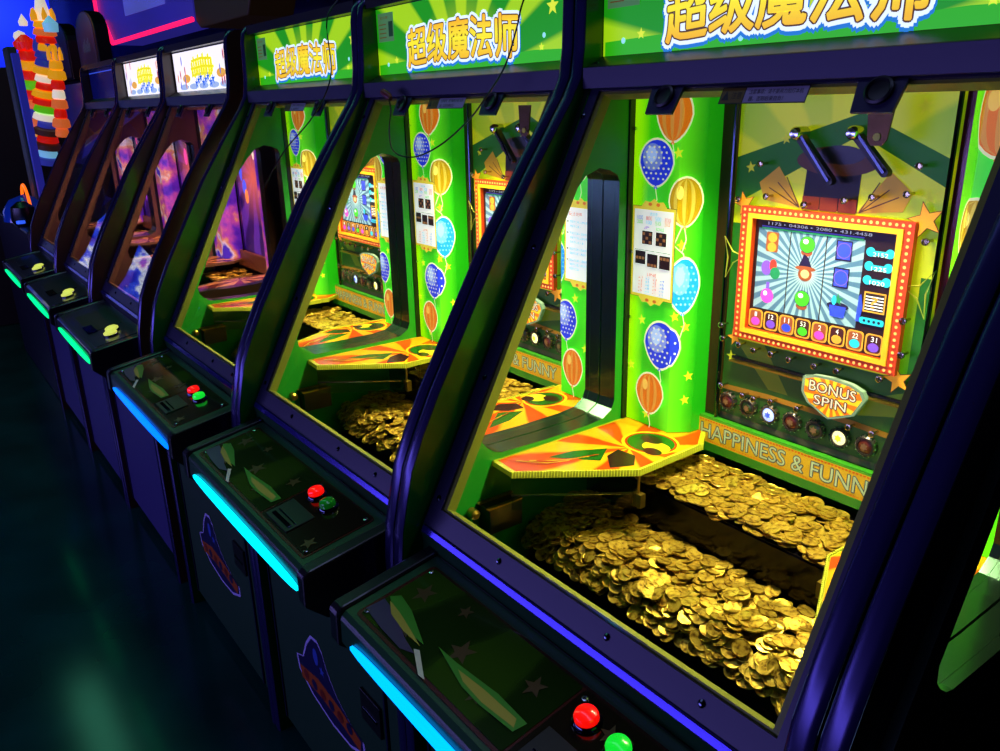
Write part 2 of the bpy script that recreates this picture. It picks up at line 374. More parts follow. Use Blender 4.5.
def make_screen(parent):
    y = 1.48
    fr = MB(); bz = mat('screen_frame_red', '#c83a08', .4, emi=.28); yl = mat('screen_frame_yellow', '#f0a818', .4, emi=.45)
    out = rect(-.188, 1.611, .188, 1.902); inn = rect(-.158, 1.637, .158, 1.878)
    fr.prism([out, inn[::-1]], XZ(y), 0, .014, bz)
    fr.prism([rect(-.169, 1.627, .169, 1.888), inn[::-1]], XZ(y), .014, .017, yl)
    f = fr.build('screen_frame', parent)
    bl = MB(); bm = mat('frame_bulb', '#ffb060', .4, emi=.8)
    def bulb(x, z): bl.flat(ell(x, z, .0032, .0032, 8), XZ(y), .0155, bm)
    for i in range(30):
        x = -.179+.358*i/29; bulb(x, 1.6185); bulb(x, 1.895)
    for i in range(1, 22):
        z = 1.6185+.2765*i/22; bulb(-.179, z); bulb(.179, z)
    bl.build('bulb_row', f)
    ink = MATS.get('brown_ink') or mat('brown_ink', '#2a1608', .5, emi=.02)
    st = MB(); om = mat('orange_star', '#f09a1c', .4, emi=.45); oi = mat('orange_star_edge', '#7a3008', .5)
    for x, z, r in ((-.19, 1.905, .026), (.2, 1.906, .032), (-.19, 1.606, .02), (.19, 1.602, .028)):
        st.flat(star(x, z, r*1.12, rot=.3), XZ(y), .0035, oi); st.flat(star(x, z, r, rot=.3), XZ(y), .0042, om)
    st.build('corner_star', f)
    A = Art(XZ(y-.003), .00005); dk = mat('screen_dark', '#1e0a06', .4, emi=.5)
    A.sh(rect(-.157, 1.638, .157, 1.877), dk)
    ry = rays_mat('screen_rays', '#44688c', '#86a6b8', -.028, 1.775, 34, emi=.45, c3=('#b0c4cc', .03))
    A.sh(rect(-.148, 1.685, .092, 1.858), ry)
    for x in (-.07, .012): A.sh(line_pts([(x, 1.685), (x, 1.86)], .0012), dk)
    E = lambda n_, c: mat('icon_'+n_, c, .4, emi=.42)
    gr, pu, bl_, br, go, cy, rd, te, pk = E('green', '#3cc81a'), E('purple', '#7048d8'), E('blue', '#2a40e0'), E('brown', '#8a4420'), E('gold', '#c8902c'), E('cyan', '#20b4dc'), E('red', '#c83020'), E('teal', '#1c7a50'), E('pink', '#e040c0')
    hl = E('white', '#f0f8ff'); ik = E('ink', '#1a1238')
    A.sh(rrect(-.128, 1.81, -.098, 1.852, .004), br); A.sh(ell(-.113, 1.84, .011, .01), go); A.sh(ell(-.113, 1.82, .011, .01), go)
    A.sh(ell(-.122, 1.775, .013, .016), pu); A.sh(ell(-.106, 1.782, .009, .013), rd); A.sh(ell(-.1, 1.766, .012, .013), te)
    A.sh(ell(-.115, 1.715, .016, .016), pk); A.sh(rect(-.119, 1.73, -.111, 1.745), pu); A.sh(ell(-.12, 1.72, .005, .005), hl)
    for z in (1.835, 1.723):
        A.sh(ell(-.03, z-.016, .013, .008), br); A.sh(ell(-.03, z, .018, .0175), ik); A.sh(ell(-.03, z, .0165, .016), gr); A.sh(ell(-.034, z+.006, .006, .005), hl)
    A.sh([(-.045, 1.79), (-.015, 1.79), (-.024, 1.808), (-.034, 1.816)], ik); A.sh(ell(-.029, 1.786, .024, .005), br)
    A.sh(ell(-.029, 1.774, .016, .014), br); A.sh(ell(-.029, 1.775, .01, .009), E('skin', '#e0a878'))
    for z in (1.833, 1.779):
        A.sh(rect(.034, z-.02, .068, z+.02), ik); A.sh(rect(.037, z-.017, .065, z+.017), bl_); A.sh(ell(.051, z, .0155, .0155), pu); A.sh(ell(.051, z, .014, .014), bl_)
    A.sh(ell(.051, 1.722, .024, .008), ik); A.sh([(.036, 1.7), (.066, 1.7), (.069, 1.722), (.033, 1.722)], bl_); A.sh(star(.05, 1.735, .013), te); A.sh(ell(.042, 1.733, .005, .01), cy)
    A.sh(rect(-.14, 1.8615, .09, 1.864), mat('reel_bar', '#5040c0', .4, emi=.7)); A.sh(rect(-.14, 1.857, .09, 1.8605), te)
    A.text('1175 ▸ 04306 ▸ 2080 ▸ 431.4458', -.01, 1.8695, .0058, .23, hl)
    for k in range(3):
        z = 1.838-k*.027; A.sh(ell(.106, z, .009, .009), cy); A.sh(ell(.144, z, .009, .009), cy); A.sh(rect(.1, z-.006, .15, z+.003), cy)
        A.text(('2152', '1225', '1020')[k], .126, z-.004, .008, .03, hl)
    A.sh(rect(.104, 1.722, .148, 1.762), go); A.sh(rect(.107, 1.725, .145, 1.759), dk)
    for k in range(5): A.sh(rect(.108, 1.7275+k*.006, .144, 1.7298+k*.006), hl)
    A.text('?', .126, 1.742, .022, .014, go)
    A.sh([(.092, 1.7), (.1, 1.7), (.104, 1.73), (.098, 1.755), (.094, 1.75)], bl_)
    A.sh(rrect(.1, 1.698, .15, 1.711, .005), cy)
    for k in range(4): A.sh(ell(.11+k*.01, 1.7045, .003, .003, 8), ik)
    nums = ('1', '12', '11', '53', '2', '4', '22', '31'); cols = (pk, pu, bl_, gr, pk, go, cy, pu)
    for k in range(8):
        x = -.137+k*.039; A.sh(rrect(x-.018, 1.641, x+.018, 1.682, .008), go); A.sh(rrect(x-.0145, 1.644, x+.0145, 1.679, .007), br if k % 2 == 0 else E('maroon', '#3a1210'))
        A.sh(ell(x, 1.655, .011, .009), cols[k])
        A.text(nums[k], x, 1.671, .01, .006*len(nums[k]), hl)
    A.build('screen', f)
    return f

def make_playfield(root, viol=False):
    """upright playfield board with printed rays, pins, flippers, screen and reward slots"""
    y = 1.49; M = MB()
    if viol:
        bg = rays_mat('board_violet', '#241060', '#6030b0', 0, 1.8, 11, emi=.3, c3=('#d86a4a', .25), noise=3)
    else:
        bg = rays_mat('board_rays', '#4a9a04', '#b4c004', 0, 1.95, 9, emi=.55, c3=('#c8c80a', .4), noise=1.0)
    M.prism(rect(-.226, 1.40, .226, 2.36), XZ(y), -.02, 0, bg)
    pf = M.build('playfield', root)
    A = Art(XZ(y), .00008)
    if viol:
        for k in range(16):
            c = random.choice(['#ff9030', '#ff50b0', '#fff0d0', '#4060ff', '#c040ff'])
            A.sh(ell(random.uniform(-.2, .2), random.uniform(1.45, 2.3), random.uniform(.01, .03), random.uniform(.015, .07)), mat('glow_'+c[1:], c, .4, emi=.8))
        A.build('printed_art', pf)
    else:
        sy = mat('print_star', '#d8d820', .4, emi=.3); lg = mat('print_green', '#1f6a10', .45, emi=.3); am = mat('print_amber', '#b88a18', .4, emi=.4)
        dg = mat('print_dark_green', '#0c3c0c', .45)
        A.sh(rect(-.226, 1.40, .226, 1.60), mat('print_moss', '#26520c', .45, emi=.22))
        A.sh([(-.2, 1.6), (-.1, 1.5), (-.05, 1.5), (-.12, 1.6)], mat('print_olive', '#6a7a10', .45, emi=.3)); A.sh([(.02, 1.5), (.226, 1.585), (.226, 1.53), (.1, 1.5)], MATS['print_olive'])
        A.sh([(-.226, 1.9), (-.226, 2.0), (.05, 2.09), (.226, 2.01), (.226, 1.96), (.05, 2.05)], lg)
        A.sh(rect(-.226, 1.60, -.19, 1.86), lg); A.sh(rect(.2, 1.60, .226, 1.8), lg)
        for x, z, r in ((-.16, 2.12, .016), (-.11, 2.04, .012), (-.19, 1.98, .013), (.04, 2.12, .013), (.165, 2.1, .017), (.195, 1.945, .016), (.15, 1.86, .012), (.17, 1.83, .015), (-.205, 1.555, .014), (.0, 2.2, .012), (.09, 2.22, .014), (-.09, 2.2, .014)):
            A.sh(star(x, z, r, rot=.2), sy)
        # dark top hat with its brim, playing card fans and crates above the screen
        hat = mat('hat_black', '#0c0806', .4); A.sh([(-.06, 1.905), (.06, 1.905), (.062, 1.99), (-.055, 1.99)], hat)
        A.sh(ell(.008, 2.0, .088, .028, 24), mat('hat_brown', '#54300e', .4, emi=.2)); A.sh(ell(.015, 2.012, .05, .018, 20), mat('hat_top', '#18221c', .3))
        for s_ in (-1, 1):
            A.sh([(s_*.06, 1.905), (s_*.15, 1.915), (s_*.165, 1.95), (s_*.12, 1.985), (s_*.1, 1.96)], am)
            for k in range(3): A.sh(line_pts([(s_*.065, 1.906), (s_*(.10+k*.02), 1.965-k*.012)], .0012), MATS['hat_brown'])
        for k in (-1, 0, 1): A.sh(rect(k*.04-.019, 1.903, k*.04+.019, 1.93), mat('crate_red', '#7a2c14', .5, emi=.25))
        # arc ledge of bulbs above the row of round lamps, brown strip over the banner
        A.sh(line_pts([(-.226, 1.478), (-.1, 1.484), (.1, 1.484), (.226, 1.478)], .006), mat('ledge_amber', '#9a6a18', .4, emi=.12))
        A.sh(rect(-.226, 1.40, .226, 1.414), mat('ledge_grey', '#5a4c3c', .5))
        A.build('printed_art', pf)
        SL = MB(); SL.box(-.2, .215, y-.006, y, 1.553, 1.559, black_m); SL.box(-.2, .215, y-.016, y, 1.547, 1.5505, goldrail)
        SL.build('ticket_slot', pf)
        # round lamps
        for k in range(8):
            x = -.202+.0573*k; lit = {2: '#b8c8ff', 5: '#fff2b0'}.get(k); L = MB()
            L.lathe([(.0225, 0), (.0225, .008), (.019, .012), (.016, .012), (.016, .006)], (x, y, 1.446), (0, -1, 0), mat('lamp_ring', '#4a4240', .3, .6), 18)
            for q in range(12):
                a = q*PI/6; L.lathe([(.0028, 0), (.0028, .010), (.001, .0115)], (x+.0215*math.cos(a), y, 1.446+.0215*math.sin(a)), (0, -1, 0), chrome, 6)
            fm = mat('lamp_lit_%d' % k, lit, .3, emi=1.6) if lit else mat('lamp_dim_%d' % (k % 3), ('#5a2010', '#2c3c18', '#3a1420')[k % 3], .3, emi=.08)
            lp = L.build('reward_lamp', pf, smooth=True)
            F = MB(); F.lathe([(.0155, .006), (.0155, .009), (.008, .012), (.0, .0125)], (x, y, 1.446), (0, -1, 0), fm, 16)
            F.flat(star(x, 1.446, .009, 6, .6), XZ(y), .014, mat('lamp_star_%d' % k, {2: '#5068e0', 5: '#d8d030'}.get(k, '#7a5a40'), .3, emi=.9 if lit else .1))
            F.build('lamp_cover', lp)
        # shield sign
        H = Art(XZ(y-.024), .0002); sh = [(-.004, 1.563), (.02, 1.572), (.062, 1.575), (.105, 1.572), (.13, 1.563), (.139, 1.548), (.118, 1.508), (.1, 1.5), (.063, 1.484), (.03, 1.5), (.012, 1.508), (-.004, 1.53)]
        H.prism(sh, XZ(y-.024), -.012, 0, mat('shield_rim', '#9ab8a0', .2, .4, emi=.1))
        sc_ = [(.066+(a-.066)*.9, 1.53+(b-1.53)*.88) for a, b in sh]
        H.sh(sc_, rays_mat('shield_rays', '#e86a08', '#f8c020', .066, 1.53, 14, emi=.5))
        wi = mat('shield_letter', '#e4d8c8', .4, emi=.35); ko = mat('shield_letter_edge', '#5a4038', .4)
        H.text('BONUS', .066, 1.549, .022, .104, wi, (.0022, ko)); H.text('SPIN', .064, 1.521, .02, .072, wi, (.0022, ko))
        H.build('bonus_sign', pf)
        MB().box(.05, .08, y-.013, y, 1.52, 1.54, black_m).build('sign_bracket', pf)
        make_screen(pf)
        # pins: little chrome rings
        pins = [(-.2, 1.914), (-.13, 1.925), (-.04, 1.915), (.045, 1.93), (.1, 1.94), (.165, 1.95), (.21, 1.87), (-.235, 1.79), (-.23, 1.86), (-.222, 1.63), (-.215, 1.60), (-.17, 1.594), (-.13, 1.59), (-.085, 1.592), (-.04, 1.59), (.02, 1.59), (.07, 1.592), (.16, 1.598), (.195, 1.655), (-.12, 1.478), (-.15, 1.478), (-.075, 1.484), (-.01, 1.486), (.11, 1.482), (.16, 1.483), (.205, 1.48), (-.21, 1.486), (-.15, 1.99), (.18, 2.0), (.19, 1.72)]
        for x, z in pins:
            if abs(x) > .222: continue
            Q = MB(); Q.lathe([(.0028, 0), (.0028, .022), (.0068, .022), (.0068, .027), (.0048, .0275), (.0045, .024), (.0, .024)], (x, y, z), (0, -1, 0), mat('pin_metal', '#c8b88a', .2, 1), 12)
            Q.build('pin', pf, smooth=True)
        # wire triangle pin guards either side of the screen
        for s_, cx, cz in ((-1, -.212, 1.785), (1, .212, 1.775)):
            Q = MB(); c = [(cx-.026*s_*-1 if 0 else cx+s_*.02, cz+.045), (cx+s_*.012, cz-.045), (cx-s_*.034, cz+.008)]
            pts = []
            for i in range(3):
                a = c[i]; b = c[(i+1) % 3]; pts.append((a[0], y-.018, a[1]))
                mx_, mz = (a[0]+b[0])/2, (a[1]+b[1])/2; pts.append((mx_+(cx-mx_)*.45, y-.018, mz+(cz-mz)*.45))
            Q.tube(pts, .0016, mat('wire_yellow', '#d8d050', .3, .5), 6, closed=True)
            Q.build('pin_guard', pf, smooth=True)
        # flippers
        for a, b in (((-.063, 2.052), (.016, 1.965)), ((.056, 2.055), (.124, 1.986))):
            Q = MB(); yy = y-.03
            Q.prism(line_pts([a, ((a[0]+b[0])/2, (a[1]+b[1])/2), b], .008), XZ(yy), -.008, .008, black_m)
            Q.prism(line_pts([(a[0]+.006, a[1]+.002), b], .0025), XZ(yy), .008, .010, dark_chrome)
            Q.lathe([(.013, -.02), (.013, .011), (.009, .016), (.0, .017)], (a[0], yy, a[1]), (0, -1, 0), chrome, 16)
            Q.lathe([(.008, -.008), (.008, .008)], (b[0], yy, b[1]), (0, -1, 0), black_m, 12)
            Q.build('flipper', pf, smooth=True)
    if not viol:
        Q = MB(); Q.prism([(.098, 2.115), (.104, 2.045), (.112, 2.035), (.132, 2.035), (.14, 2.045), (.15, 2.115)], XZ(1.42), -.002, .002, mat('bronze_strap', '#4a3010', .25, .7)); Q.lathe([(.007, 0), (.007, .002)], (.122, 1.418, 2.05), (0, -1, 0), mat('strap_hole', '#c8c830', .4), 10); Q.build('coin_strap', pf)
    # side strips flanking the board
    for x0, x1, c in ((-.30, -.232, '#4a2a16' if not viol else '#281050'), (.232, .30, '#4a0c12' if not viol else '#281050')):
        Q = MB(); Q.box(x0, x1, 1.492, 1.51, 1.40, 2.36, mat('flank_'+c[1:], c, .18, .3, emi=.02)); Q.build('side_strip', pf)
    for x in (-.229, .229):
        Q = MB(); Q.tube([(x, 1.478, 1.40), (x, 1.478, 2.34)], .0045, dark_chrome, 8); Q.build('guide_rod', pf, smooth=True)
    return pf

def make_machine(off, style, seen=True, led='#00a8ff', cols=None, panel='green', marquee=True):
    viol = style == 'violet'; pal = PAL[style]
    root = bpy.data.objects.new('coin_pusher', None); COL.objects.link(root); root.location = (off*S, YR*S, 0)
    root['category'] = 'arcade machine'
    pm = mat('plate_'+style, pal['plate'], .3, coat=.4); wm = mat('inner_wall_'+style, pal['wall'], .45)
    dm = mat('deck_'+style, pal['deck'], .35, coat=.3); gk = mat('gasket_'+style, pal['gasket'], .5)
    # --- side panels: outer plate with arched window, moulding on its front edge, window collar
    prof = PROFILE + [(1.9, 2.437), (1.9, 0)]
    for s_ in (-1, 1):
        sp = MB(); inner = .462*s_; outer = .498*s_
        arch = ARCH[::-1]
        if s_ < 0: fn = YZ
        sp.prism([prof, arch], YZ, inner, outer, pm, tunnel_m)
        p = sp.build('side_panel', root)
        # moulding swept along the front edge
        tb = MB(); path = PROFILE
        cs = [(-.0172, -.002), (-.0172, .001), (-.0125, .0045), (-.004, .0058), (.004, .0058), (.0125, .0045), (.0172, .001), (.0172, -.002)]
        rings = []
        for i, q in enumerate(path):
            a = path[max(0, i-1)]; b = path[min(len(path)-1, i+1)]; d = Vector((b[0]-a[0], b[1]-a[1])).normalized(); nn = (-d.y, d.x)
            rings.append([tb.P((.480*s_+cx, q[0]+nn[0]*ct, q[1]+nn[1]*ct)) for cx, ct in cs])
        for A_, B_ in zip(rings, rings[1:]):
            for k in range(len(cs)-1): tb.face((A_[k], A_[k+1], B_[k+1], B_[k]), trim_m)
        tb.build('edge_molding', p, smooth=True)
    # --- inner walls with the same arch (cabinet lining)
    for s_ in (-1, 1):
        lw = MB(); inner = .446*s_; outer = .4615*s_
        outl = [(G0[0]-.01, 1.05), (G0[0]+.01, G0[1]), (1.255, 2.14), (1.28, 2.20), (1.378, 2.20), (1.378, 1.05)]
        lw.prism([outl, ARCH[::-1]], YZ, inner, outer, wm, tunnel_m)
        lw.prism([(1.379, 1.05), (1.405, 1.05), (1.405, 2.20), (1.379, 2.20)], YZ, inner-.004*s_, outer, black_m)
        o = lw.build('inner_wall', root)
        if s_ < 0 and not viol:
            for z in (1.62, 1.78, 2.06):
                MB().lathe([(.004, 0), (.004, .006), (.0, .007)], (.441*s_, 1.392, z), (-s_, 0, 0), chrome, 8).build('screw', o)
    # --- lower cabinet
    cb = MB(); cb.box(-.461, .461, .775, 1.88, .04, 1.0, pm); cb.box(-.461, .461, 1.52, 1.88, 1.0, 2.40, pm)
    cb.build('cabinet_body', root)
    doorm = mat('door_'+panel, '#0a3416' if panel == 'green' else '#332e62', .45)
    dr = MB(); dr.box(-.44, .35, .757, .775, .07, .99, doorm); dr.box(.362, .45, .757, .775, .07, .99, doorm)
    door = dr.build('front_door', root, bevel=.004)
    for x in (-.43, .353):
        MB().box(x-.004, x+.004, .752, .757, .08, .98, mat('door_seam', '#2c2850', .3, .7)).build('door_edge', door)
    if panel == 'green':
        A = Art(XZ(.7565), .0002); pw = mat('decal_edge', '#b0a8d8', .4); hp = mat('decal_indigo', '#16123c', .35); og = mat('decal_orange', '#9a4410', .4); bl_ = mat('decal_blue', '#3048a0', .4)
        hat = [(-.25, .45), (-.20, .47), (-.16, .54), (-.12, .585), (-.075, .592), (-.045, .57), (-.02, .52), (.03, .47), (.12, .43), (.19, .42), (.19, .38), (.1, .345), (-.02, .34), (-.15, .36), (-.24, .4)]
        A.sh([(-.03+(a+.03)*1.05, .46+(b-.46)*1.08) for a, b in hat], pw); A.sh(hat, hp)
        A.sh([(-.24, .42), (-.1, .45), (.05, .44), (.18, .41), (.17, .37), (.05, .385), (-.1, .39), (-.23, .375)], og)
        A.sh(ell(-.1, .53, .018, .03), bl_); A.sh(star(-.06, .5, .02), bl_)
        for k in range(6): A.sh(ell(-.19+k*.06, .408, .02, .018, 12), hp if k % 2 else mat('decal_red', '#6a1c10', .4))
        A.build('wizard_hat_decal', door)
        cp = MB(); cp.box(.22, .33, .748, .757, .53, .63, black_m); cp.box(.235, .315, .745, .748, .57, .58, dark_chrome); cp.build('coin_plate', door, bevel=.003)
    # --- control deck
    dk = MB(); dp = [(.565, 1.163), (.552, 1.152), (.55, 1.092), (.60, 1.045), (.776, .97), (.79, .97), (.79, 1.205)]
    dk.prism(dp, YZ, -.40, .40, dm)
    deck = dk.build('control_deck', root, bevel=.006)
    for s_ in (-1, 1):
        e = MB(); pts = [(y+(-.006 if y < .7 else .002), z+(.006 if z > 1.1 else -.006)) for y, z in dp]
        e.prism(pts, YZ, .4005*s_, .437*s_, mat('deck_end_black', '#0b0a14', .3, coat=.3)); e.build('end_cap', deck, bevel=.012)
    lt = MB(); n_ = 24; ux = [-.345+.74*i/n_ for i in range(n_+1)]
    def hw(i): return .004+.013*math.sin(PI*min(1, max(0, i/n_)))**.45
    zc = lambda x: 1.112-.0*x
    pts = [(x, zc(x)+hw(i)) for i, x in enumerate(ux)] + [(x, zc(x)-hw(i)) for i, x in reversed(list(enumerate(ux)))]
    lt.prism(pts, XZ(.55), 0, .006, mat('light_strip_'+led[1:], led, .3, emi=2.2)); lt.build('light_strip', deck)
    def D(u, v, t): return (u, v-t*.18, 1.163+(v-.565)*(.042/.225)+t)
    if not viol:
        ap = MB(); artm = rays_mat('deck_rays', '#22400a', '#122806', -.02, .70, 17, ax=('X', 'Y'), rough=.12, noise=1.5)
        # object coordinates have the root at y = .73
        artm_nodes = artm
        ap.prism(rrect(-.372, .575, .372, .762, .01), D, 0, .0015, mat('deck_art_edge', '#3a1610', .2, coat=.6))
        ap.prism(rrect(-.362, .583, .10, .756, .006), D, .0015, .0025, artm)
        ap.prism(rrect(.106, .583, .366, .756, .006), D, .0015, .0025, mat('button_plate', '#141204', .15, coat=.7))
        art = ap.build('deck_artwork', deck)
        A = Art(D, .0001); A.t = .003; am = mat('deck_star', '#3a2c06', .3)
        for x, yv, r in ((-.31, .70, .028), (-.25, .62, .022), (-.2, .725, .018), (-.12, .66, .03), (-.02, .62, .02), (.04, .7, .024), (.2, .72, .02), (.33, .61, .022)): A.sh(star(x, yv, r, rot=.4), am)
        fe = mat('reflection_green', '#2e7a10', .3); fy = mat('reflection_cream', '#8a8a30', .3); fp = mat('shape_purple', '#302050', .3)  # green, cream and pale shapes paint balloon reflections onto the glossy deck
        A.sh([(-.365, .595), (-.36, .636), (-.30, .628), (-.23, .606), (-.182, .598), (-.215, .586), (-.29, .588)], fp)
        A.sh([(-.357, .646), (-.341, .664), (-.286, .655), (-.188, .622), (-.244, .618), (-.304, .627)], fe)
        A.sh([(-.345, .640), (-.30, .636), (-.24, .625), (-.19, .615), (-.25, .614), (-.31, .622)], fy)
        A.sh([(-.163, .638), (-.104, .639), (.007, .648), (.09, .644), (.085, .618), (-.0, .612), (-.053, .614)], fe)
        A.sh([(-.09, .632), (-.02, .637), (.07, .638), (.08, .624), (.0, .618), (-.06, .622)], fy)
        A.sh([(-.193, .603), (-.182, .609), (-.114, .577), (-.132, .575)], mat('reflection_streak', '#a8b4b0', .3))
        A.build('stars_and_reflections', art)
        sl = MB(); sl.prism(rect(.12, .59, .245, .665), D, .0025, .006, black_m); sl.prism(rect(.135, .60, .235, .61), D, .006, .008, dark_chrome); sl.prism(rect(.135, .618, .235, .622), D, .006, .0075, dark_chrome)
        sl.build('coin_slot', deck, bevel=.0015)
        btns = [((.155, .713), '#ff1008', 'red_button'), ((.231, .708), '#0a8a18' if off == -1 else '#10e030', 'green_button')]
        for (bx, by), c, nm in btns:
            bp_ = MB(); c0 = D(bx, by, .002)
            bp_.lathe([(.026, 0), (.026, .004), (.022, .009), (.0205, .009)], c0, (0, -.18, 1), dark_chrome, 20)
            bt = bp_.build('button', deck, smooth=True)
            cpm = MB(); cpm.lathe([(.0205, .002), (.0205, .016), (.018, .021), (.011, .024), (.0, .025)], c0, (0, -.18, 1), mat(nm+c[1:], c, .2, emi=(.12 if off == -1 and nm[0] == 'g' else .9), coat=.5), 20)
            cp2 = cpm.build('button_cap', bt, smooth=True)
            cp2['label'] = 'glowing red dome' if nm[0] == 'r' else 'green dome'
        for x, yv in ((-.355, .745), (.355, .745), (.12, .74), (.355, .592), (-.355, .592)):
            MB().lathe([(.0055, 0), (.0055, .003), (.003, .0035)], D(x, yv, .002), (0, -.18, 1), chrome, 12).build('screw', deck)
    else:
        ap = MB(); ap.prism(rrect(-.365, .58, .365, .76, .012), D, 0, .002, mat('deck_slate', '#1c1a30', .3, coat=.4))
        ap.prism(rrect(-.24, .61, .12, .75, .008), D, .002, .004, black_m); ap.build('deck_plate', deck)
        sl = MB(); sl.prism(rect(.0, .60, .14, .64), D, .004, .007, dark_chrome); sl.build('coin_slot', deck)
        for bx, by in ((.2, .69), (.265, .67)):
            bt = MB().lathe([(.032, 0), (.032, .004), (.028, .008)], D(bx, by, .003), (0, -.18, 1), dark_chrome, 16).build('button', deck, smooth=True)
            MB().lathe([(.029, .004), (.029, .014), (.02, .02), (.0, .022)], D(bx, by, .003), (0, -.18, 1), mat('button_yellow', '#dce860', .3, emi=.8), 16).build('button_cap', bt, smooth=True)
    # --- riser between deck and glass, ledge, marquee
    rs = MB(); rs.prism([(.785, 1.0), (.79, 1.205), (.786, 1.236), GP(0, -.045)[1:], GP(0, -.045, -.03)[1:], (.84, 1.0)], YZ, -.4615, .4615, dm); rs.build('glass_riser', root)
    if style != 'dark':
        # --- glass door: frame bars, gasket, pane, speaker tabs, sticker
        fr = MB(); outer = rect(-.461, -.045, .461, GL+.004); inn = rect(-.420, 0, .420, GL)
        fr.prism([outer, inn[::-1]], GP, -.022, 0, frame_m); frame = fr.build('glass_frame', root)
        gs = MB(); ri = rect(-.408, .006, .408, GL-.006)
        gs.prism([inn, ri[::-1]], lambda u, v, t: GP(u, v, t), -.03, -.006, gk); gs.build('gasket', frame)
        pn = MB(); pn.prism(rect(-.419, .001, .419, GL-.001), GP, -.0058, -.003, GLASS); pn.build('glass_pane', frame)
        ch = MB(); ch.prism(rect(-.455, -.064, .455, -.046), GP, -.022, .005, mat('violet_chrome', '#4038a0', .2, .85)); ch.build('lower_trim', frame, bevel=.003)
        for x, z in [(-.44, .02), (-.44, .3), (-.44, .6), (-.44, .9), (-.2, -.02), (.1, -.02), (.3, -.02), (-.33, .98), (.0, .98), (.3, .98), (.44, .9), (.44, .1)]:
            sw = MB(); sw.lathe([(.0065, -.002), (.0065, .0015), (.003, .004), (0, .0042)], GP(x, z, 0), (0, GN[0], GN[1]), dark_chrome, 10); sw.build('screw', frame)
        for x in (-.222, .212):
            t = MB(); t.prism([(x-.04, GL-.002), (x-.034, GL-.056), (x+.034, GL-.056), (x+.04, GL-.002)], GP, .0005, .006, frame_m); tb_ = t.build('speaker_tab', frame)
            q = MB(); q.lathe([(.023, 0), (.023, .006), (.019, .008), (.016, .004), (.006, .003), (0, .003)], GP(x+.002, GL-.022, .006), (0, GN[0], GN[1]), black_m, 18); q.build('speaker', tb_, smooth=True)
        if not viol:
            A = Art(lambda u, v, t: GP(u, v, t), .0001); A.t = .0008; A.sh(rect(-.09, GL-.036, .088, GL-.004), mat('label_black', '#0a0a08', .5)); A.sh(rect(-.088, GL-.034, -.04, GL-.006), mat('label_amber', '#5a4c08', .5)); A.sh(rect(-.038, GL-.034, .086, GL-.006), sil_m)
            A.sh([(-.086, GL-.029), (-.07, GL-.029), (-.078, GL-.011)], MATS['label_black']); A.text('注意', -.055, GL-.02, .013, .022, MATS['label_black'])
            A.text('注意事项：请不要用力拍打本机', .024, GL-.014, .009, .108, MATS['label_black']); A.text('器，否则后果自负！', .008, GL-.027, .009, .07, MATS['label_black'])
            A.build('warning_label', frame)
    tb2 = MB(); tb2.box(-.4612, .4612, 1.250, 1.262, 2.146, 2.189, frame_m); tb2.build('top_bar', root, bevel=.001)
    top = MB(); top.prism([(1.2625, 2.190), (1.2625, 2.150), (1.52, 2.150), (1.52, 2.208), (1.31, 2.212)], YZ, -.4615, .4615, mat('ledge_black', '#08081a', .33)); top.build('marquee_ledge', root, bevel=.002)
    mq = MB(); mq.prism([(1.31, 2.20), (1.31, 2.40), (1.275, 2.40), (1.275, 2.432), (1.52, 2.432), (1.52, 2.20)], YZ, -.4615, .4615, black_m); box = mq.build('marquee_box', root)
    A = Art(XZ(1.309), .0001)
    if not viol:
        mr = rays_mat('marquee_rays', '#1c9a10', '#a8e010', 0.0, 2.17, 13, emi=.8, c3=('#dcf020', .24))
        A.sh(rect(-.4605, 2.212, .4605, 2.398), mr)
        hill = mat('marquee_hill', '#30b808', .4, emi=.8)
        A.sh([(-.455, 2.212), (-.455, 2.24), (-.3, 2.245), (-.1, 2.232), (0, 2.228), (.1, 2.232), (.3, 2.24), (.455, 2.235), (.455, 2.212)], hill)
        for x, z, r in ((-.35, 2.25, .012), (.37, 2.33, .022), (.42, 2.25, .012), (-.27, 2.235, .012), (.33, 2.245, .01)): A.sh(star(x, z, r), mat('marquee_star', '#e0f030', .4, emi=.9))
        for x, z in ((-.4, 2.24), (.34, 2.27), (-.1, 2.225)): A.sh(ell(x, z, .006), mat('marquee_dot', '#a0f0e8', .4, emi=.8))
        ou = mat('marquee_white', '#e8faff', .4, emi=.95); bl_ = mat('marquee_blue', '#2080c8', .4, emi=.8); ed = mat('marquee_edge', '#6a4a08', .4, emi=.5)
        gd = print_mat('marquee_gold', [(0, '#f0b818'), (.5, '#f8ec28'), (1, '#f4a420')], 'Z', 2.235, 2.345, emi=.95)
        A.text('超级魔法师', -.02, 2.284, .10, .52, bl_, None, extra=.0155, arch=.012)
        A.text('超级魔法师', -.02, 2.288, .10, .52, gd, (.0125, ou, .0052, ed), extra=.0022, arch=.012)
        nt = mat('notice_green', '#5a9a50', .5, emi=.4); A.sh(rect(-.448, 2.305, -.355, 2.385), nt)
        A.text('提示牌：', -.41, 2.372, .008, .05, MATS['marquee_edge'])
        for k in range(4): A.sh(rect(-.44, 2.352-k*.012, -.40, 2.3545-k*.012), MATS['marquee_edge'])
        A.sh(rect(-.385, 2.318, -.36, 2.36), mat('notice_dark', '#1a5a18', .5, emi=.2))
    else:
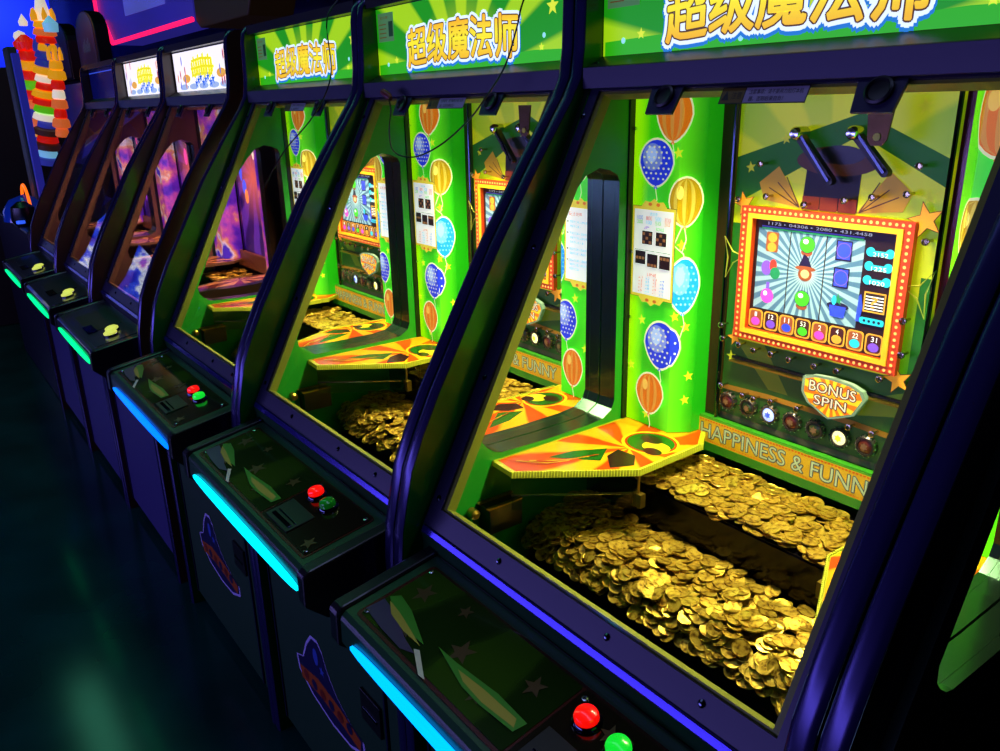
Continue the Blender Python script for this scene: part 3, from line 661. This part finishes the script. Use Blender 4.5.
        if marquee:
            A.sh(rect(-.44, 2.212, .44, 2.394), mat('marquee_pale', '#f4f0ec', .4, emi=1.0))
            yw = mat('splash_yellow', '#f0e810', .4, emi=.9)
            for k, (x, w_, z0, z1) in enumerate(((-.15, .018, 2.27, 2.345), (-.115, .014, 2.265, 2.37), (-.08, .02, 2.28, 2.36), (-.045, .014, 2.255, 2.375), (-.01, .02, 2.27, 2.352), (.025, .016, 2.26, 2.378), (.06, .02, 2.275, 2.36), (.1, .016, 2.26, 2.37), (.135, .02, 2.28, 2.345))):
                A.sh([(x-w_, z0), (x+w_, z0+.01), (x+w_*.8, z1), (x-w_*.7, z1-.008)], yw)
            for z, q in ((2.345, .15), (2.31, .17), (2.28, .14)): A.sh(line_pts([(-q, z), (0, z+.008), (q, z)], .006), yw)
            for k in range(5): A.sh(ell(-.3+k*.15, 2.232, .07, .014), mat('splash_ice', '#a8c0d8', .4, emi=.8))
            A.sh(ell(-.25, 2.27, .06, .02), mat('splash_amber', '#f0b040', .4, emi=.8)); A.sh(ell(.26, 2.28, .06, .02), MATS['splash_amber'])
            for k in range(8): A.sh(star(-.1+k*.035, 2.245+.012*(k % 3), .03, 5, .3), mat('splash_blue', '#2068d0', .4, emi=.8))
            for k in range(14):
                s_ = -1 if k % 2 else 1; A.sh(ell(s_*random.uniform(.25, .4), random.uniform(2.23, 2.38), .008, .022), mat('splash_%d' % (k % 3), ('#b8405a', '#7078c8', '#e08870')[k % 3], .4, emi=.7))
        else:
            A.sh(rect(-.44, 2.212, .44, 2.394), mat('marquee_off', '#10186a', .15, emi=.12))
            A.sh(rect(-.44, 2.375, .44, 2.382), mat('marquee_off_edge', '#3a60e0', .3, emi=.5))
    A.build('marquee_print', box)
    if style == 'dark': return root
    # --- interior ceiling with LED bar
    cl = MB(); cl.box(-.445, .445, 1.29, 1.519, 2.14, 2.149, black_m); cl.box(-.3, .3, 1.30, 1.32, 2.128, 2.1395, mat('led_bar', '#fffbe0', .4, emi=1.2)); cl.build('inner_ceiling', root)
    # --- balloon columns
    if not viol:
        for s_ in (-1, 1):
            c = MB(); plan = [(.4455*s_, 1.395), (.305*s_, 1.395), (.270*s_, 1.44), (.270*s_, 1.489), (.4455*s_, 1.489)]
            gm = print_mat('column_green_%d' % s_, [(0, '#b0ff00'), (.14, '#90f800'), (.3, '#38c808'), (.62, '#30b808'), (.8, '#60e018'), (1, '#18960a')] if s_ < 0 else
                           [(0, '#70f010'), (.3, '#38d810'), (.7, '#40d010'), (1, '#60f000')], 'X', -.446 if s_ < 0 else .27, -.27 if s_ < 0 else .446, emi=.8)
            c.prism(plan, lambda u, v, t: (u, v, t), 1.357, 2.14, gm); col = c.build('balloon_column', root)
            A = Art(column_fn(s_), .00005, fold=.305*s_); A.t = .0005; ys = mat('column_star', '#d8f020', .4, emi=.8)
            if s_ < 0:
                for x, z in ((-.31, 2.01), (-.40, 2.0), (-.262, 1.94), (-.29, 1.81), (-.4, 1.62), (-.27, 1.62), (-.30, 1.645), (-.255, 1.5), (-.262, 1.44), (-.375, 1.385), (-.43, 1.5)): A.sh(star(x, z, .014, rot=.2), ys)
                A.sh(line_pts([(-.30, 1.93), (-.288, 1.86), (-.31, 1.81), (-.285, 1.79), (-.28, 1.765)], .0015), outline_w)
                add_balloon(A, -.327, 2.09, .047, .055, 'orange'); add_balloon(A, -.372, 1.987, .049, .05, 'blue')
                add_balloon(A, -.286, 1.905, .042, .052, 'gold'); add_balloon(A, -.280, 1.717, .039, .062, 'sky')
                paytable(A, -.432, -.313, 1.684, 1.882)
                add_balloon(A, -.333, 1.57, .049, .056, 'blue'); add_balloon(A, -.362, 1.443, .042, .05, 'orange')
            else:
                for x, z in ((.41, 1.84), (.39, 2.05), (.3, 1.8), (.36, 1.63), (.4, 1.5)): A.sh(star(x, z, .014, rot=.2), ys)
                add_balloon(A, .335, 2.085, .05, .06, 'orange'); add_balloon(A, .375, 1.985, .038, .05, 'blue')
                add_balloon(A, .315, 1.905, .04, .052, 'gold'); add_balloon(A, .300, 1.72, .022, .05, 'sky')
                paytable(A, .325, .437, 1.68, 1.866, blue=True)
                add_balloon(A, .328, 1.567, .04, .052, 'blue'); add_balloon(A, .355, 1.438, .038, .05, 'orange')
            A.build('balloon_print', col)
    else:
        for s_ in (-1, 1):
            c = MB(); c.prism([(.4455*s_, 1.395), (.305*s_, 1.395), (.270*s_, 1.44), (.270*s_, 1.489), (.4455*s_, 1.489)], lambda u, v, t: (u, v, t), 1.357, 2.14,
                             noise_mat('column_violet', [(.3, '#2a10a0'), (.42, '#6a28c8'), (.52, '#c850b0'), (.58, '#f09a60'), (.62, '#f0d8e8'), (.67, '#5030d0')], 9, .25, emi=.55)); c.build('lit_column', root)
    make_playfield(root, viol)
    # --- banner
    A = Art(XZ(1.47), .00015)
    if not viol:
        A.box(-.302, .302, 1.4701, 1.488, 1.310, 1.397, mat('banner_back', '#2a7a10', .45, emi=.12))
        A.sh(rect(-.300, 1.330, .300, 1.396), mat('banner_green', '#4a9a14', .45, emi=.2))
        A.sh(rect(-.29, 1.332, .29, 1.391), mat('banner_amber', '#c89a10', .45, emi=.42)); rd = mat('banner_dot', '#c83008', .4, emi=.5)
        for k in range(72):
            x = -.282+.564*k/71
            for z in (1.336, 1.387): A.t -= A.step; A.sh(rect(x-.0024, z-.002, x+.0024, z+.002), rd)
        A.t += A.step*2
        A.text('HAPPINESS & FUNNY', -.033, 1.3615, .036, .46, mat('banner_letter', '#b0bc88', .4, emi=.3), (.002, mat('banner_letter_edge', '#3a4a50', .4, emi=.1)))
    else:
        A.box(-.302, .302, 1.4701, 1.488, 1.318, 1.402, mat('banner_violet', '#6a3010', .45, emi=.3))
    A.build('banner', root)
    # --- shelves either side with art and ribbed edge, clear box below
    for s_ in (-1, 1):
        kx = .2 if s_ < 0 else .253
        SP = [(.4455, .972), (.369, .967), (kx, 1.191), (kx+.006, 1.409), (.262, 1.489), (.4455, 1.489)]
        sh = MB(); pts = [(x*s_, y) for x, y in SP]
        eg = mat('shelf_edge' + ('v' if viol else ''), '#a0a010' if not viol else '#804a28', .35, emi=.15)
        sh.prism(pts, lambda u, v, t: (u, v, t), 1.343, 1.355, eg); shelf = sh.build('coin_shelf', root)
        A = Art(lambda u, v, t: (u, v, 1.355+t), .00012)
        cx, cy = .33, 1.2
        ins = [(cx+(x-cx)*.94, cy+(y-cy)*.95) for x, y in SP]
        rm = rays_mat('shelf_rays' + ('v' if viol else ''), '#b83c06' if not viol else '#802c14', '#d89410' if not viol else '#d08850', .30*1, 1.26-YR, 8, ax=('X', 'Y'), emi=.1, rough=.2, noise=2.5) if s_ > 0 else \
             rays_mat('shelf_rays_l' + ('v' if viol else ''), '#b83c06' if not viol else '#802c14', '#d89410' if not viol else '#d08850', -.30, 1.26-YR, 8, ax=('X', 'Y'), emi=.1, rough=.2, noise=2.5)
        A.sh([(x*s_, y) for x, y in ins], rm)
        if not viol:
            dk_ = mat('shelf_dark', '#280c0a', .25, emi=.02); gg = mat('shelf_green', '#145008', .25, emi=.05); yy = mat('shelf_yellow', '#c8a818', .25, emi=.12); rr = mat('shelf_red', '#a02006', .25, emi=.08)
            X = s_
            mv = lambda pts: [(X*(abs(p[0])+(kx-.2)*(.4455-abs(p[0]))/.2455), p[1]) for p in pts]
            A.sh(mv([(X*p[0], p[1]) for p in [(.29, 1.16), (.38, 1.08), (.37, 1.15), (.33, 1.22)]]), gg)
            A.sh(mv([(X*p[0], p[1]) for p in [(.25, 1.15), (.30, 1.19), (.31, 1.235), (.26, 1.24), (.225, 1.2)]]), dk_)
            A.sh(mv(ell(X*.29, 1.32, .07, .065, 24)), yy); A.sh(mv(ell(X*.288, 1.32, .064, .058, 24)), rr); A.sh(mv(ell(X*.288, 1.32, .058, .052, 24)), gg)
            A.sh(mv(ell(X*.262, 1.31, .036, .028, 20)), yy); A.sh(mv(ell(X*.25, 1.285, .024, .018, 16)), dk_)
            A.sh(mv(ell(X*.30, 1.335, .03, .02, 16)), dk_)
            for k in range(5): A.sh(mv(line_pts([(X*(.42-.01*k), 1.0+.012*k), (X*(.36-.006*k), 1.04+.02*k), (X*(.34-.006*k), 1.08+.025*k)], .0016)), yy if k % 2 else rr)
        A.build('shelf_print', shelf)
        rb = MB(); N = 60
        path = [(.369, .967), (kx, 1.191), (kx+.006, 1.409)]
        for (a, b) in zip(path, path[1:]):
            L = math.dist(a, b); n_ = int(L/.0065)
            for k in range(n_):
                t = (k+.5)/n_; x = a[0]+(b[0]-a[0])*t; y = a[1]+(b[1]-a[1])*t
                rb.box(x*s_-.002, x*s_+.002, y-.0022, y+.0022, 1.342, 1.3575, mat('edge_bead' + ('v' if viol else ''), '#c8c830' if not viol else '#906040', .3, emi=.25))
        rb.build('beaded_edge', shelf)
        cbx = MB(); 
        for a, b in (((.369, .967), (kx, 1.191)), ((kx, 1.191), (kx, 1.24))):
            d = Vector((b[0]-a[0], b[1]-a[1])).normalized()*.002; n2 = (-d.y, d.x)
            cbx.prism([(a[0]*s_+n2[0]*s_, a[1]+n2[1]), (b[0]*s_+n2[0]*s_, b[1]+n2[1]), (b[0]*s_-n2[0]*s_, b[1]-n2[1]), (a[0]*s_-n2[0]*s_, a[1]-n2[1])], lambda u, v, t: (u, v, t), 1.264, 1.342, ACRYL)
        cbx.build('clear_guard', shelf)
        gr_ = MB(); gr_.tube([(.369*s_, .966, 1.300), ((kx+.01)*s_, 1.178, 1.300)], .0022, chrome, 6); gr_.tube([(kx*s_, 1.19, 1.264), (kx*s_, 1.19, 1.342)], .003, goldrail, 6)
        gr_.box(kx*s_-.012, kx*s_+.012, 1.185, 1.2, 1.268, 1.30, goldrail); gr_.build('guard_rail', shelf, smooth=True)
    # --- pusher block, coin bed, front trough, corner chute
    ps = MB(); ps.box(-.44, .44, 1.262, 1.5, 1.20, 1.282, mat('pusher_dark', '#141018', .2, .6)); ps.box(-.44, .44, 1.258, 1.262, 1.19, 1.278, mat('pusher_face', '#0b0914', .15, .5)); ps.build('pusher_block', root)
    bd = MB(); bd.box(-.445, .445, 1.075, 1.5, 1.06, 1.165, mat('bed_metal', '#2a2418', .3, .8)); bd.box(-.445, .445, 1.045, 1.075, 1.0, 1.075, black_m); bd.build('coin_bed', root)
    tr = MB(); tr.prism([(.82, 1.06), (1.045, 1.0), (1.045, .99), (.82, 1.05)], YZ, -.445, .445, mat('trough_black', '#06060a', .15, coat=.5)); tr.build('coin_trough', root)
    for s_ in (-1, 1):
        rl = MB(); rl.prism([(s_*.325, 1.045), (s_*.245, 1.215), (s_*.257, 1.215), (s_*.335, 1.045)], lambda u, v, t: (u, v, t), 1.165, 1.262 if s_ > 0 else 1.17, goldrail); rl.build('bed_rail', root)
    cg = MB(); cg.box(-.444, -.40, .93, 1.02, 1.20, 1.262, black_m); cg.box(-.444, -.436, .925, 1.022, 1.262, 1.266, goldrail); cg.box(-.408, -.398, .925, 1.022, 1.262, 1.266, goldrail)
    cg.lathe([(.012, 0), (.012, .02), (.006, .025)], (-.44, .905, 1.25), (1, 0, 0), goldrail, 14); cg.build('corner_chute', root)
    # --- the lamp under the cabinet's roof
    c = cols or (1, .93, .55)
    a_ = area('cabinet_lamp', (0, 0, 0), (0, .05, -1), .38*S, 6.5 if not viol else 3, c, .05*S); a_.parent = root; a_.data.spread = math.radians(105)
    a_.location = (0, (1.30-YR)*S, 2.12*S); a_.rotation_euler = (math.radians(-5), 0, 0)
    return root

# ------------------------------------------------------------------ the row of machines
M_ = {}
LAB = {
 'Z': 'black sided coin pusher machine at the right edge, nearest to the viewer',
 'A': 'large green coin pusher machine whose coins and slot screen fill the right half',
 'B': 'green coin pusher machine with a thin black cable hanging across its glass, bright cyan strip',
 'C': 'third green coin pusher machine, beside the violet ones, smallest green one with deep blue strip',
 'D': 'dark violet coin pusher with yellow lit sign, touching the row of green machines',
 'E': 'dark violet coin pusher with pale yellow sign, middle of the three violet ones',
 'F': 'dark violet coin pusher with unlit navy sign, farthest of the three violet ones'}
GRP = {'A': 'green coin pushers', 'B': 'green coin pushers', 'C': 'green coin pushers', 'D': 'violet coin pushers', 'E': 'violet coin pushers', 'F': 'violet coin pushers'}
for k, off, st, led in (('Z', 1, 'dark', '#00a8ff'), ('A', 0, 'green', '#0098ff'), ('B', -1, 'green', '#00d8ff'), ('C', -2, 'green', '#0068ff')):
    M_[k] = make_machine(off, st, led=led)
for k, off, mq in (('D', -3.165, True), ('E', -4.185, True), ('F', -5.185, False)):
    M_[k] = make_machine(off, 'violet', led='#00d070', cols=(1, .6, .45), panel='slate', marquee=mq)
for k, o in M_.items():
    o['label'] = LAB[k]
    if k in GRP: o['group'] = GRP[k]

# ------------------------------------------------------------------ coins
def coin_geo(mb, c, n, r=.0172, t=.0026):
    mb.lathe([(r*.96, 0), (r, t*.25), (r, t*.75), (r*.97, t), (r*.86, t), (r*.82, t*.75), (.0, t*.75)], c, n, gold_m, 16)
def coin_proto():
    mb = MB(raw=True); mb.lathe([(r*S, h*S) for r, h in [(.0166, 0), (.0172, .0007), (.0172, .002), (.0168, .0027), (.015, .0027), (.0144, .002), (.0, .002)]], (0, 0, 0), (0, 0, 1), gold_m, 20)
    pts = star(0, 0, .0085*S); mb.prism(pts, lambda u, v, t: (u, v, t), .002*S, .0025*S, gold_m)
    o = mb.build('token_coin', None, smooth=True); return o
def coin_spots(seed, dens=1.0):
    rnd = random.Random(seed); out = []
    # lower bed: heap, higher at the back, edge hanging over the front
    for lay in range(3):
        for _ in range(int(260*dens)):
            x = rnd.uniform(-.425, .425); y = rnd.uniform(1.082, 1.248)
            if x > .33-(y-1.045)*.5: continue
            hh = 1.167+lay*.0065+rnd.uniform(0, .006)+.006*math.sin(x*17+2)*math.cos(y*31)+max(0, .014-(abs(y-1.2)*.1))
            out.append((x, y, hh, rnd.gauss(0, .13), rnd.gauss(0, .13), lay, 'low'))
    for _ in range(int(230*dens)):     # front edge of the heap
        x = rnd.uniform(-.425, .32); z = rnd.uniform(1.128, 1.182)
        out.append((x, 1.078-(1.182-z)*.5+rnd.uniform(-.008, .004), z, rnd.gauss(.75, .22), rnd.gauss(0, .2), 0, 'edge'))
    for lay in range(3):
        for _ in range(int(215*dens)):
            x = rnd.uniform(-.30, .30); y = rnd.uniform(1.264, 1.452)
            out.append((x, y, 1.284+lay*.0055+rnd.uniform(0, .005)+.003*math.sin(x*23), rnd.gauss(0, .12), rnd.gauss(0, .12), lay, 'up'))
    return out
spotsA = coin_spots(3)
cand = [s_ for s_ in spotsA if s_[5] == 2]
low = [s_ for s_ in cand if s_[6] == 'low']; up = [s_ for s_ in cand if s_[6] == 'up']
low.sort(key=lambda q: (q[0]-.911)**2+q[1]**2); up.sort(key=lambda q: (q[0]-.911)**2+q[1]**2)
ind = low[:170]+up[:130]; inds = set(id(q) for q in ind)
proto = coin_proto(); bri = gold_m
def place(o, q):
    o.location = (q[0]*S, q[1]*S, q[2]*S); o.rotation_euler = (q[3], q[4], random.uniform(0, 6.28))
first = True
for q in ind:
    o = proto if first else proto.copy()
    if not first: COL.objects.link(o)
    first = False
    place(o, q); o['category'] = 'coin'
    if q[6] == 'low':
        o['label'] = 'brass token coin lying in the lower tray of the large right-hand machine'; o['group'] = 'coins in the lower tray'
    else:
        o['label'] = 'brass token coin on the raised shelf under the amber letter banner'; o['group'] = 'coins on the raised pusher shelf'
pile = MB()
def add_spot(q, off):
    n = Vector((math.sin(q[4]), -math.sin(q[3]), 1)); coin_geo(pile, (q[0]+off, q[1], q[2]), n)
for q in spotsA:
    if id(q) not in inds: add_spot(q, 0)
for off, sd in ((-1, 11), (-2, 12), (-3.165, 13), (-4.185, 14), (-5.185, 15)):
    for q in coin_spots(sd, .8 if off > -2.5 else .4): add_spot(q, off)
po = pile.build('coin_pile', None, kind='stuff'); po.location = (0, YR*S, 0)
po['label'] = 'brass token coins heaped under and behind the countable ones, in every machine'; po['category'] = 'coins'

# ------------------------------------------------------------------ hanging cables
def cable(pts, off, label, red=False):
    # smooth the path
    P = [Vector((x+off, y, z)) for x, y, z in pts]; out = []
    for i in range(len(P)-1):
        a = P[max(0, i-1)]; b = P[i]; c = P[i+1]; d = P[min(len(P)-1, i+2)]
        for k in range(6):
            t = k/6; out.append(.5*((2*b)+(c-a)*t+(2*a-5*b+4*c-d)*t*t+(3*b-a-3*c+d)*t*t*t))
    out.append(P[-1]); mb = MB(); mb.tube(out, .0022, black_m, 6)
    o = mb.build('hanging_cable', None, smooth=True); o.location = (0, YR*S, 0)
    o['label'] = label; o['category'] = 'cable'; o['group'] = 'cables hanging over the glass'
    if red:
        k = MB(); e = out[-1]; k.tube([e+Vector((.012, 0, -.008)), e, e+Vector((-.03, 0, .012))], [.007, .011, .009], mat('cable_plug_red', '#5a0c10', .4), 10)
        k.build('plug', o, smooth=True)
    return o
yc = 1.19
cable([(x, y, z) for x, y, z in ((.405, 1.27, 2.46), (.401, 1.2, 2.333), (.376, 1.2, 2.281), (.329, 1.2, 2.202), (.268, yc, 2.138), (.203, 1.18, 2.083), (.105, 1.16, 2.024), (-.014, 1.15, 1.99), (-.123, 1.15, 2.002), (-.175, 1.17, 2.058), (-.195, 1.19, 2.107), (-.241, 1.21, 2.148))], -1,
      'thin black cable sagging in a loop across the glass of the middle green machine', True)
cable([(.43, 1.27, 2.46), (.426, 1.2, 2.379), (.421, 1.2, 2.217), (.353, 1.16, 2.097), (.226, 1.10, 1.984), (.13, 1.05, 1.86)], -2,
      'thin black cable hanging straight down past the lit sign of the farthest green machine')

# ------------------------------------------------------------------ room shell
def shell(name, mb):
    o = mb.build(name, None); o['kind'] = 'structure'; return o
fl = noise_mat('floor_green', [(.35, '#0a3a2c'), (.65, '#0e4a3a')], 3, .15, bump=.02)
R_ = MB(raw=True).box(-12.5, 3.2, -4.2, 2.4, -.1, 0, fl); shell('floor', R_)
shell('ceiling', MB(raw=True).box(-12.5, 3.2, -4.2, 2.4, 3.3, 3.4, mat('ceiling_black', '#07070c', .8)))
shell('wall_back', MB(raw=True).box(-12.5, 3.2, 2.3, 2.4, 0, 3.3, mat('wall_navy', '#0a1030', .7)))
shell('wall_left', MB(raw=True).box(-12.6, -12.5, -4.2, 2.4, 0, 3.3, mat('wall_blue', '#1434c8', .7)))
shell('wall_right', MB(raw=True).box(3.2, 3.3, -4.2, 2.4, 0, 3.3, mat('wall_navy', '#0a1030', .7)))
shell('wall_front', MB(raw=True).box(-12.5, 3.2, -4.3, -4.2, 0, 3.3, mat('wall_navy', '#0a1030', .7)))

# ------------------------------------------------------------------ far end of the row
def place_root(name, loc, label, cat, group=None):
    r = bpy.data.objects.new(name, None); COL.objects.link(r); r.location = loc; r['label'] = label; r['category'] = cat
    if group: r['group'] = group
    return r
for x, lab in ((-6.58, 'dark tall cabinet with a rounded unlit topper, just beyond the violet pushers'), (-7.68, 'dark tall cabinet with a rounded topper, half hidden behind the lit castle spire')):
    r = place_root('topper_cabinet', (x*S, YR*S, 0), lab, 'arcade machine', 'cabinets with rounded toppers')
    b = MB(); b.prism([(1.62, 0), (1.62, 2.44), (2.1, 2.44), (2.1, 0)], YZ, -.42, .42, mat('navy_cabinet', '#0c0c20', .4)); b.build('body', r)
    t = MB(); o_ = [(-.35, 2.40), (.35, 2.40)] + [(.35*math.cos(a*PI/12), 2.72+.16*math.sin(a*PI/12)) for a in range(13)]
    t.prism(o_, XZ(1.62), 0, .10, black_m); tp = t.build('topper', r, bevel=.006)
    f = MB(); i_ = [(a*.88, 2.44+(z-2.42)*.93) for a, z in o_]
    f.prism(i_, XZ(1.519), 0, .002, print_mat('topper_print', [(0, '#1a1024'), (.6, '#1c1438'), (1, '#0e2a58')], 'Z', 2.42, 2.88, emi=.3, rough=.5)); f.build('topper_face', tp)
    a_ = Art(XZ(1.516), .0003)
    for k in range(7): a_.sh(line_pts([(-.12+.04*k, 2.58), (-.11+.04*k, 2.64+.02*(k % 3))], .006), mat('topper_mark', '#50607a', .4, emi=.3))
    a_.build('topper_lettering', tp)

r = place_root('castle_machine', (-6.8*S, YR*S, 0), 'tall game machine shaped like a castle with red, yellow and white lit towers, far left', 'arcade machine')
def CX(x): return x+6.8
navy = mat('navy_cabinet', '#0c0c20', .4)
b = MB(); b.box(CX(-7.7), CX(-5.8), .75, 1.3, 0, 1.32, navy); b.box(CX(-7.7), CX(-5.8), 1.3, 1.5, 0, 1.7, navy); b.build('body', r, bevel=.015)
b = MB(); b.box(CX(-7.5), CX(-6.45), 1.42, 1.5, 1.7, 2.35, mat('castle_indigo', '#1a1670', .4, emi=.25)); b.build('back_panel', r)
Lr = mat('lit_red', '#d81806', .4, emi=0.54); Ly = mat('lit_yellow', '#f0a010', .4, emi=0.6); Lw = mat('lit_white', '#f4e4c8', .4, emi=0.6); Lg = mat('lit_green', '#60d010', .4, emi=0.48); Lc = mat('lit_cyan', '#80c8e8', .4, emi=0.54); Lo = mat('lit_orange', '#f07030', .4, emi=0.48); Ld = mat('dim_brown', '#402018', .4, emi=.3); Lb = mat('dim_blue', '#3038a0', .4, emi=.4)
def tower(p0, p1, rad, bands, spike=True):
    t = MB(); n = len(bands); p0 = Vector(p0); p1 = Vector(p1); ax = (p1-p0).normalized(); rnd = random.Random(len(bands))
    for k, m_ in enumerate(bands):
        a = p0.lerp(p1, k/n); L = (p1-p0).length/n; rr = rad*rnd.uniform(.75, 1.1)
        t.lathe([(rr*.8, 0), (rr, L*.15), (rr*.9, L*.8), (rr*.75, L*.98)], a, ax, m_, 14)
    if spike:
        for q in range(6):
            a = q*PI/3; t.lathe([(rad*.22, 0), (rad*.22, .04), (rad*.05, .09)], p1+Vector((rad*.75*math.cos(a), rad*.75*math.sin(a), 0)), (0, 0, 1), bands[-1], 6)
    return t
tower((CX(-7.3), 1.15, 1.72), (CX(-7.12), 1.17, 2.62), .075, [Ld, Lr, Lb, Ly, Lo, Lb, Lo, Lr, Lg, Lr, Ly, Lr]).build('slim_tower', r, smooth=True)
tower((CX(-7.02), 1.15, 1.72), (CX(-6.85), 1.27, 2.60), .105, [Lb, Lc, Ld, Lr, Ld, Lb, Lw, Lg, Lr, Ly, Lr, Lw, Ly, Lb, Lb]).build('main_tower', r, smooth=True)
t = tower((CX(-6.83), 1.27, 2.60), (CX(-6.8), 1.28, 2.82), .1, [Ly, Lr, Lo, Ly]); t.lathe([(.055, 0), (.05, .08), (.025, .2), (.0, .3)], (CX(-6.8), 1.28, 2.82), (0, 0, 1), Lw, 12); t.lathe([(.05, 0), (.055, .06), (0, .12)], (CX(-6.55), 1.28, 2.72), (0, 0, 1), Lc, 10); t.build('spire', r, smooth=True)
tower((CX(-6.3), 1.18, 1.95), (CX(-6.25), 1.22, 2.5), .06, [Lo, Lo, Lr, Lo, Lw, Lr, Ly, Ly]).build('side_tower', r, smooth=True)
k = MB(); k.lathe([(0.0, -.05), (.04, -.03), (.05, 0), (.04, .03), (0.0, .05)], (CX(-7.35), 1.17, 2.74), (0, 0, 1), Lw, 12); k.lathe([(.085, -.05), (.09, 0), (0.02, .06)], (CX(-7.15), 1.17, 2.68), (0, 0, 1), Lr, 12); k.lathe([(.03, 0), (.035, .03), (0, .09)], (CX(-7.05), 1.17, 2.8), (0, 0, 1), Lw, 10); k.build('top_lights', r, smooth=True)
p = MB(); p.box(CX(-6.62), CX(-6.42), .93, 1.0, 1.32, 2.6, mat('grey_green_post', '#3a4436', .5)); p.build('front_post', r, bevel=.01)
p = MB(); p.box(CX(-6.40), CX(-6.33), .95, 1.0, 1.32, 2.55, mat('blue_strip', '#2a30a8', .4, emi=.3)); p.build('post_light', r)
q = MB(); q.lathe([(.17, 0), (.165, .08), (.11, .16), (0, .2)], (CX(-6.5), .86, 1.33), (0, 0, 1), mat('dome_blue', '#0a2a90', .15, emi=.25), 20); dm_ = q.build('dome', r, smooth=True)
q = MB(); q.tube([(CX(-6.5)+.2*math.cos(a*PI/12), .87, 1.36+.24*math.sin(a*PI/12)) for a in range(13)], .011, mat('rim_orange', '#ff6a10', .3, emi=1.4), 8); q.build('lit_rim', dm_, smooth=True)
q = MB(); q.lathe([(.05, 0), (.09, .06), (.08, .16), (.03, .2)], (CX(-6.2), .80, 1.3), (0, 0, 1), black_m, 12); q.lathe([(.03, .1), (.03, .12)], (CX(-6.1), .76, 1.25), (0, 0, 1), mat('blue_button', '#3060ff', .3, emi=1.0), 12); q.build('control', r, smooth=True)

r = place_root('hanging_sign', (-6.5*S, YR*S, 2.72*S), 'large violet box sign with a pink neon lower edge, hung above the violet pushers', 'sign')
def HS(p): return (p[0], p[1], p[2]-2.72)
q = MB()
out = [(-1.75, 3.35), (-1.75, 2.95), (-1.5, 2.93), (-1.3, 2.72), (1.13, 2.72), (1.13, 3.35)]
q.prism(out, lambda u, v, t: (u, 2.01-t, v-2.72), -.25, 0, mat('sign_violet', '#2a2488', .35, emi=.6)); q.build('sign_box', r)
q = MB(); q.prism([(-.72, 2.92), (.48, 2.90), (.48, 3.3), (-.72, 3.3)], lambda u, v, t: (u, 2.01-t, v-2.72), .001, .01, mat('sign_lilac', '#5c60c8', .3, emi=.5)); q.build('sign_panel', r)
q = MB()
edge = [(-1.75, 3.3), (-1.75, 2.96), (-1.5, 2.94), (-1.3, 2.735), (1.12, 2.735)]
q.tube([(u, 1.995, v-2.72) for u, v in edge], .018, mat('pink_neon', '#ff1858', .3, emi=1.6), 8)
q.build('neon_edge', r, smooth=True)
q = MB()
for x in (-1.2, .9): q.box(x-.02, x+.02, 2.1, 2.14, .5, 1.51, black_m)
q.build('hanger', r)
r = place_root('hanging_box', (-4.85*S, YR*S, 2.70*S), 'dark brown unlit box hanging beside the violet neon sign', 'sign')
q = MB(); q.prism([(-.5, 3.4), (-.5, 2.72), (-.42, 2.67), (.5, 2.67), (.6, 2.8), (.6, 3.4)], lambda u, v, t: (u, 2.01-t, v-2.70), -.3, 0, mat('brown_box', '#2c1c02', .6, emi=.12)); q.build('box_body', r, bevel=.01)
q = MB(); q.box(-.3, -.27, 2.1, 2.14, .6, 1.53, black_m); q.box(.3, .33, 2.1, 2.14, .6, 1.53, black_m); q.build('hanger', r)
r = place_root('brown_cabinet', (-9.6*S, YR*S, 0), 'dark red-brown game cabinet at the left edge, behind the blue dome', 'arcade machine')
q = MB(); q.prism([(-.3, 0), (-.3, 1.2), (.1, 1.4), (.6, 2.55), (2.2, 2.6), (2.2, 0)], YZ, -.7, .7, mat('brown_side', '#1c0806', .5)); q.build('body', r, bevel=.01)
q = MB(); q.prism([(.11, 1.45), (.59, 2.5), (.6, 2.5), (.6, 1.45)], YZ, -.6, .6, mat('ember_print', '#50180a', .4, emi=.2)); q.build('side_print', r)
q = MB(); q.box(-.6, .6, -.33, -.3, .5, .9, mat('amber_panel', '#803008', .4, emi=.35)); q.build('front_panel', r)

# ------------------------------------------------------------------ lit games added across the aisle, out of view, so the glass has reflections
def added_game(name, x, y, rz, w_, label, stops, sc_=6, em=2.5):
    r = place_root(name, (x, y, 0), label, 'arcade machine'); r.rotation_euler = (0, 0, rz)
    q = MB(raw=True); q.box(-w_/2-.08, w_/2+.08, 0, .8, 0, 2.0, mat('navy_cabinet', '#0c0c20', .4)); q.build('body', r)
    q = MB(raw=True); q.box(-w_/2, w_/2, -.02, 0, 1.15, 1.85, noise_mat(name+'_glow', stops, sc_, .3, emi=em)); q.build('reflection_glow', r)
    t = MB(raw=True)
    for k in range(8): t.box(-w_/2+k*w_/8+.01, -w_/2+(k+1)*w_/8-.03, -.03, 0, 1.02, 1.08, mat(('lit_a', 'lit_b', 'lit_c')[k % 3], ('#20d060', '#c03040', '#3060ff')[k % 3], .3, emi=1.5))
    t.build('light_row', r)
    return r
added_game('added_prize_game', -9.3, -1.2, PI/2, 1.5, 'unseen game added at the far end of the aisle, its blue and white glow reflected in the glass', [(.4, '#1020c0'), (.52, '#3050f0'), (.6, '#e8f0ff'), (.72, '#8040d0')], 5, 1.6)
added_game('added_claw_game', -3.4, -3.9, PI, 1.1, 'unseen game added across the aisle, its deep blue glow reflected in the glass', [(.4, '#081060'), (.55, '#1030d0'), (.68, '#40c0f0')], 4, 1.5)
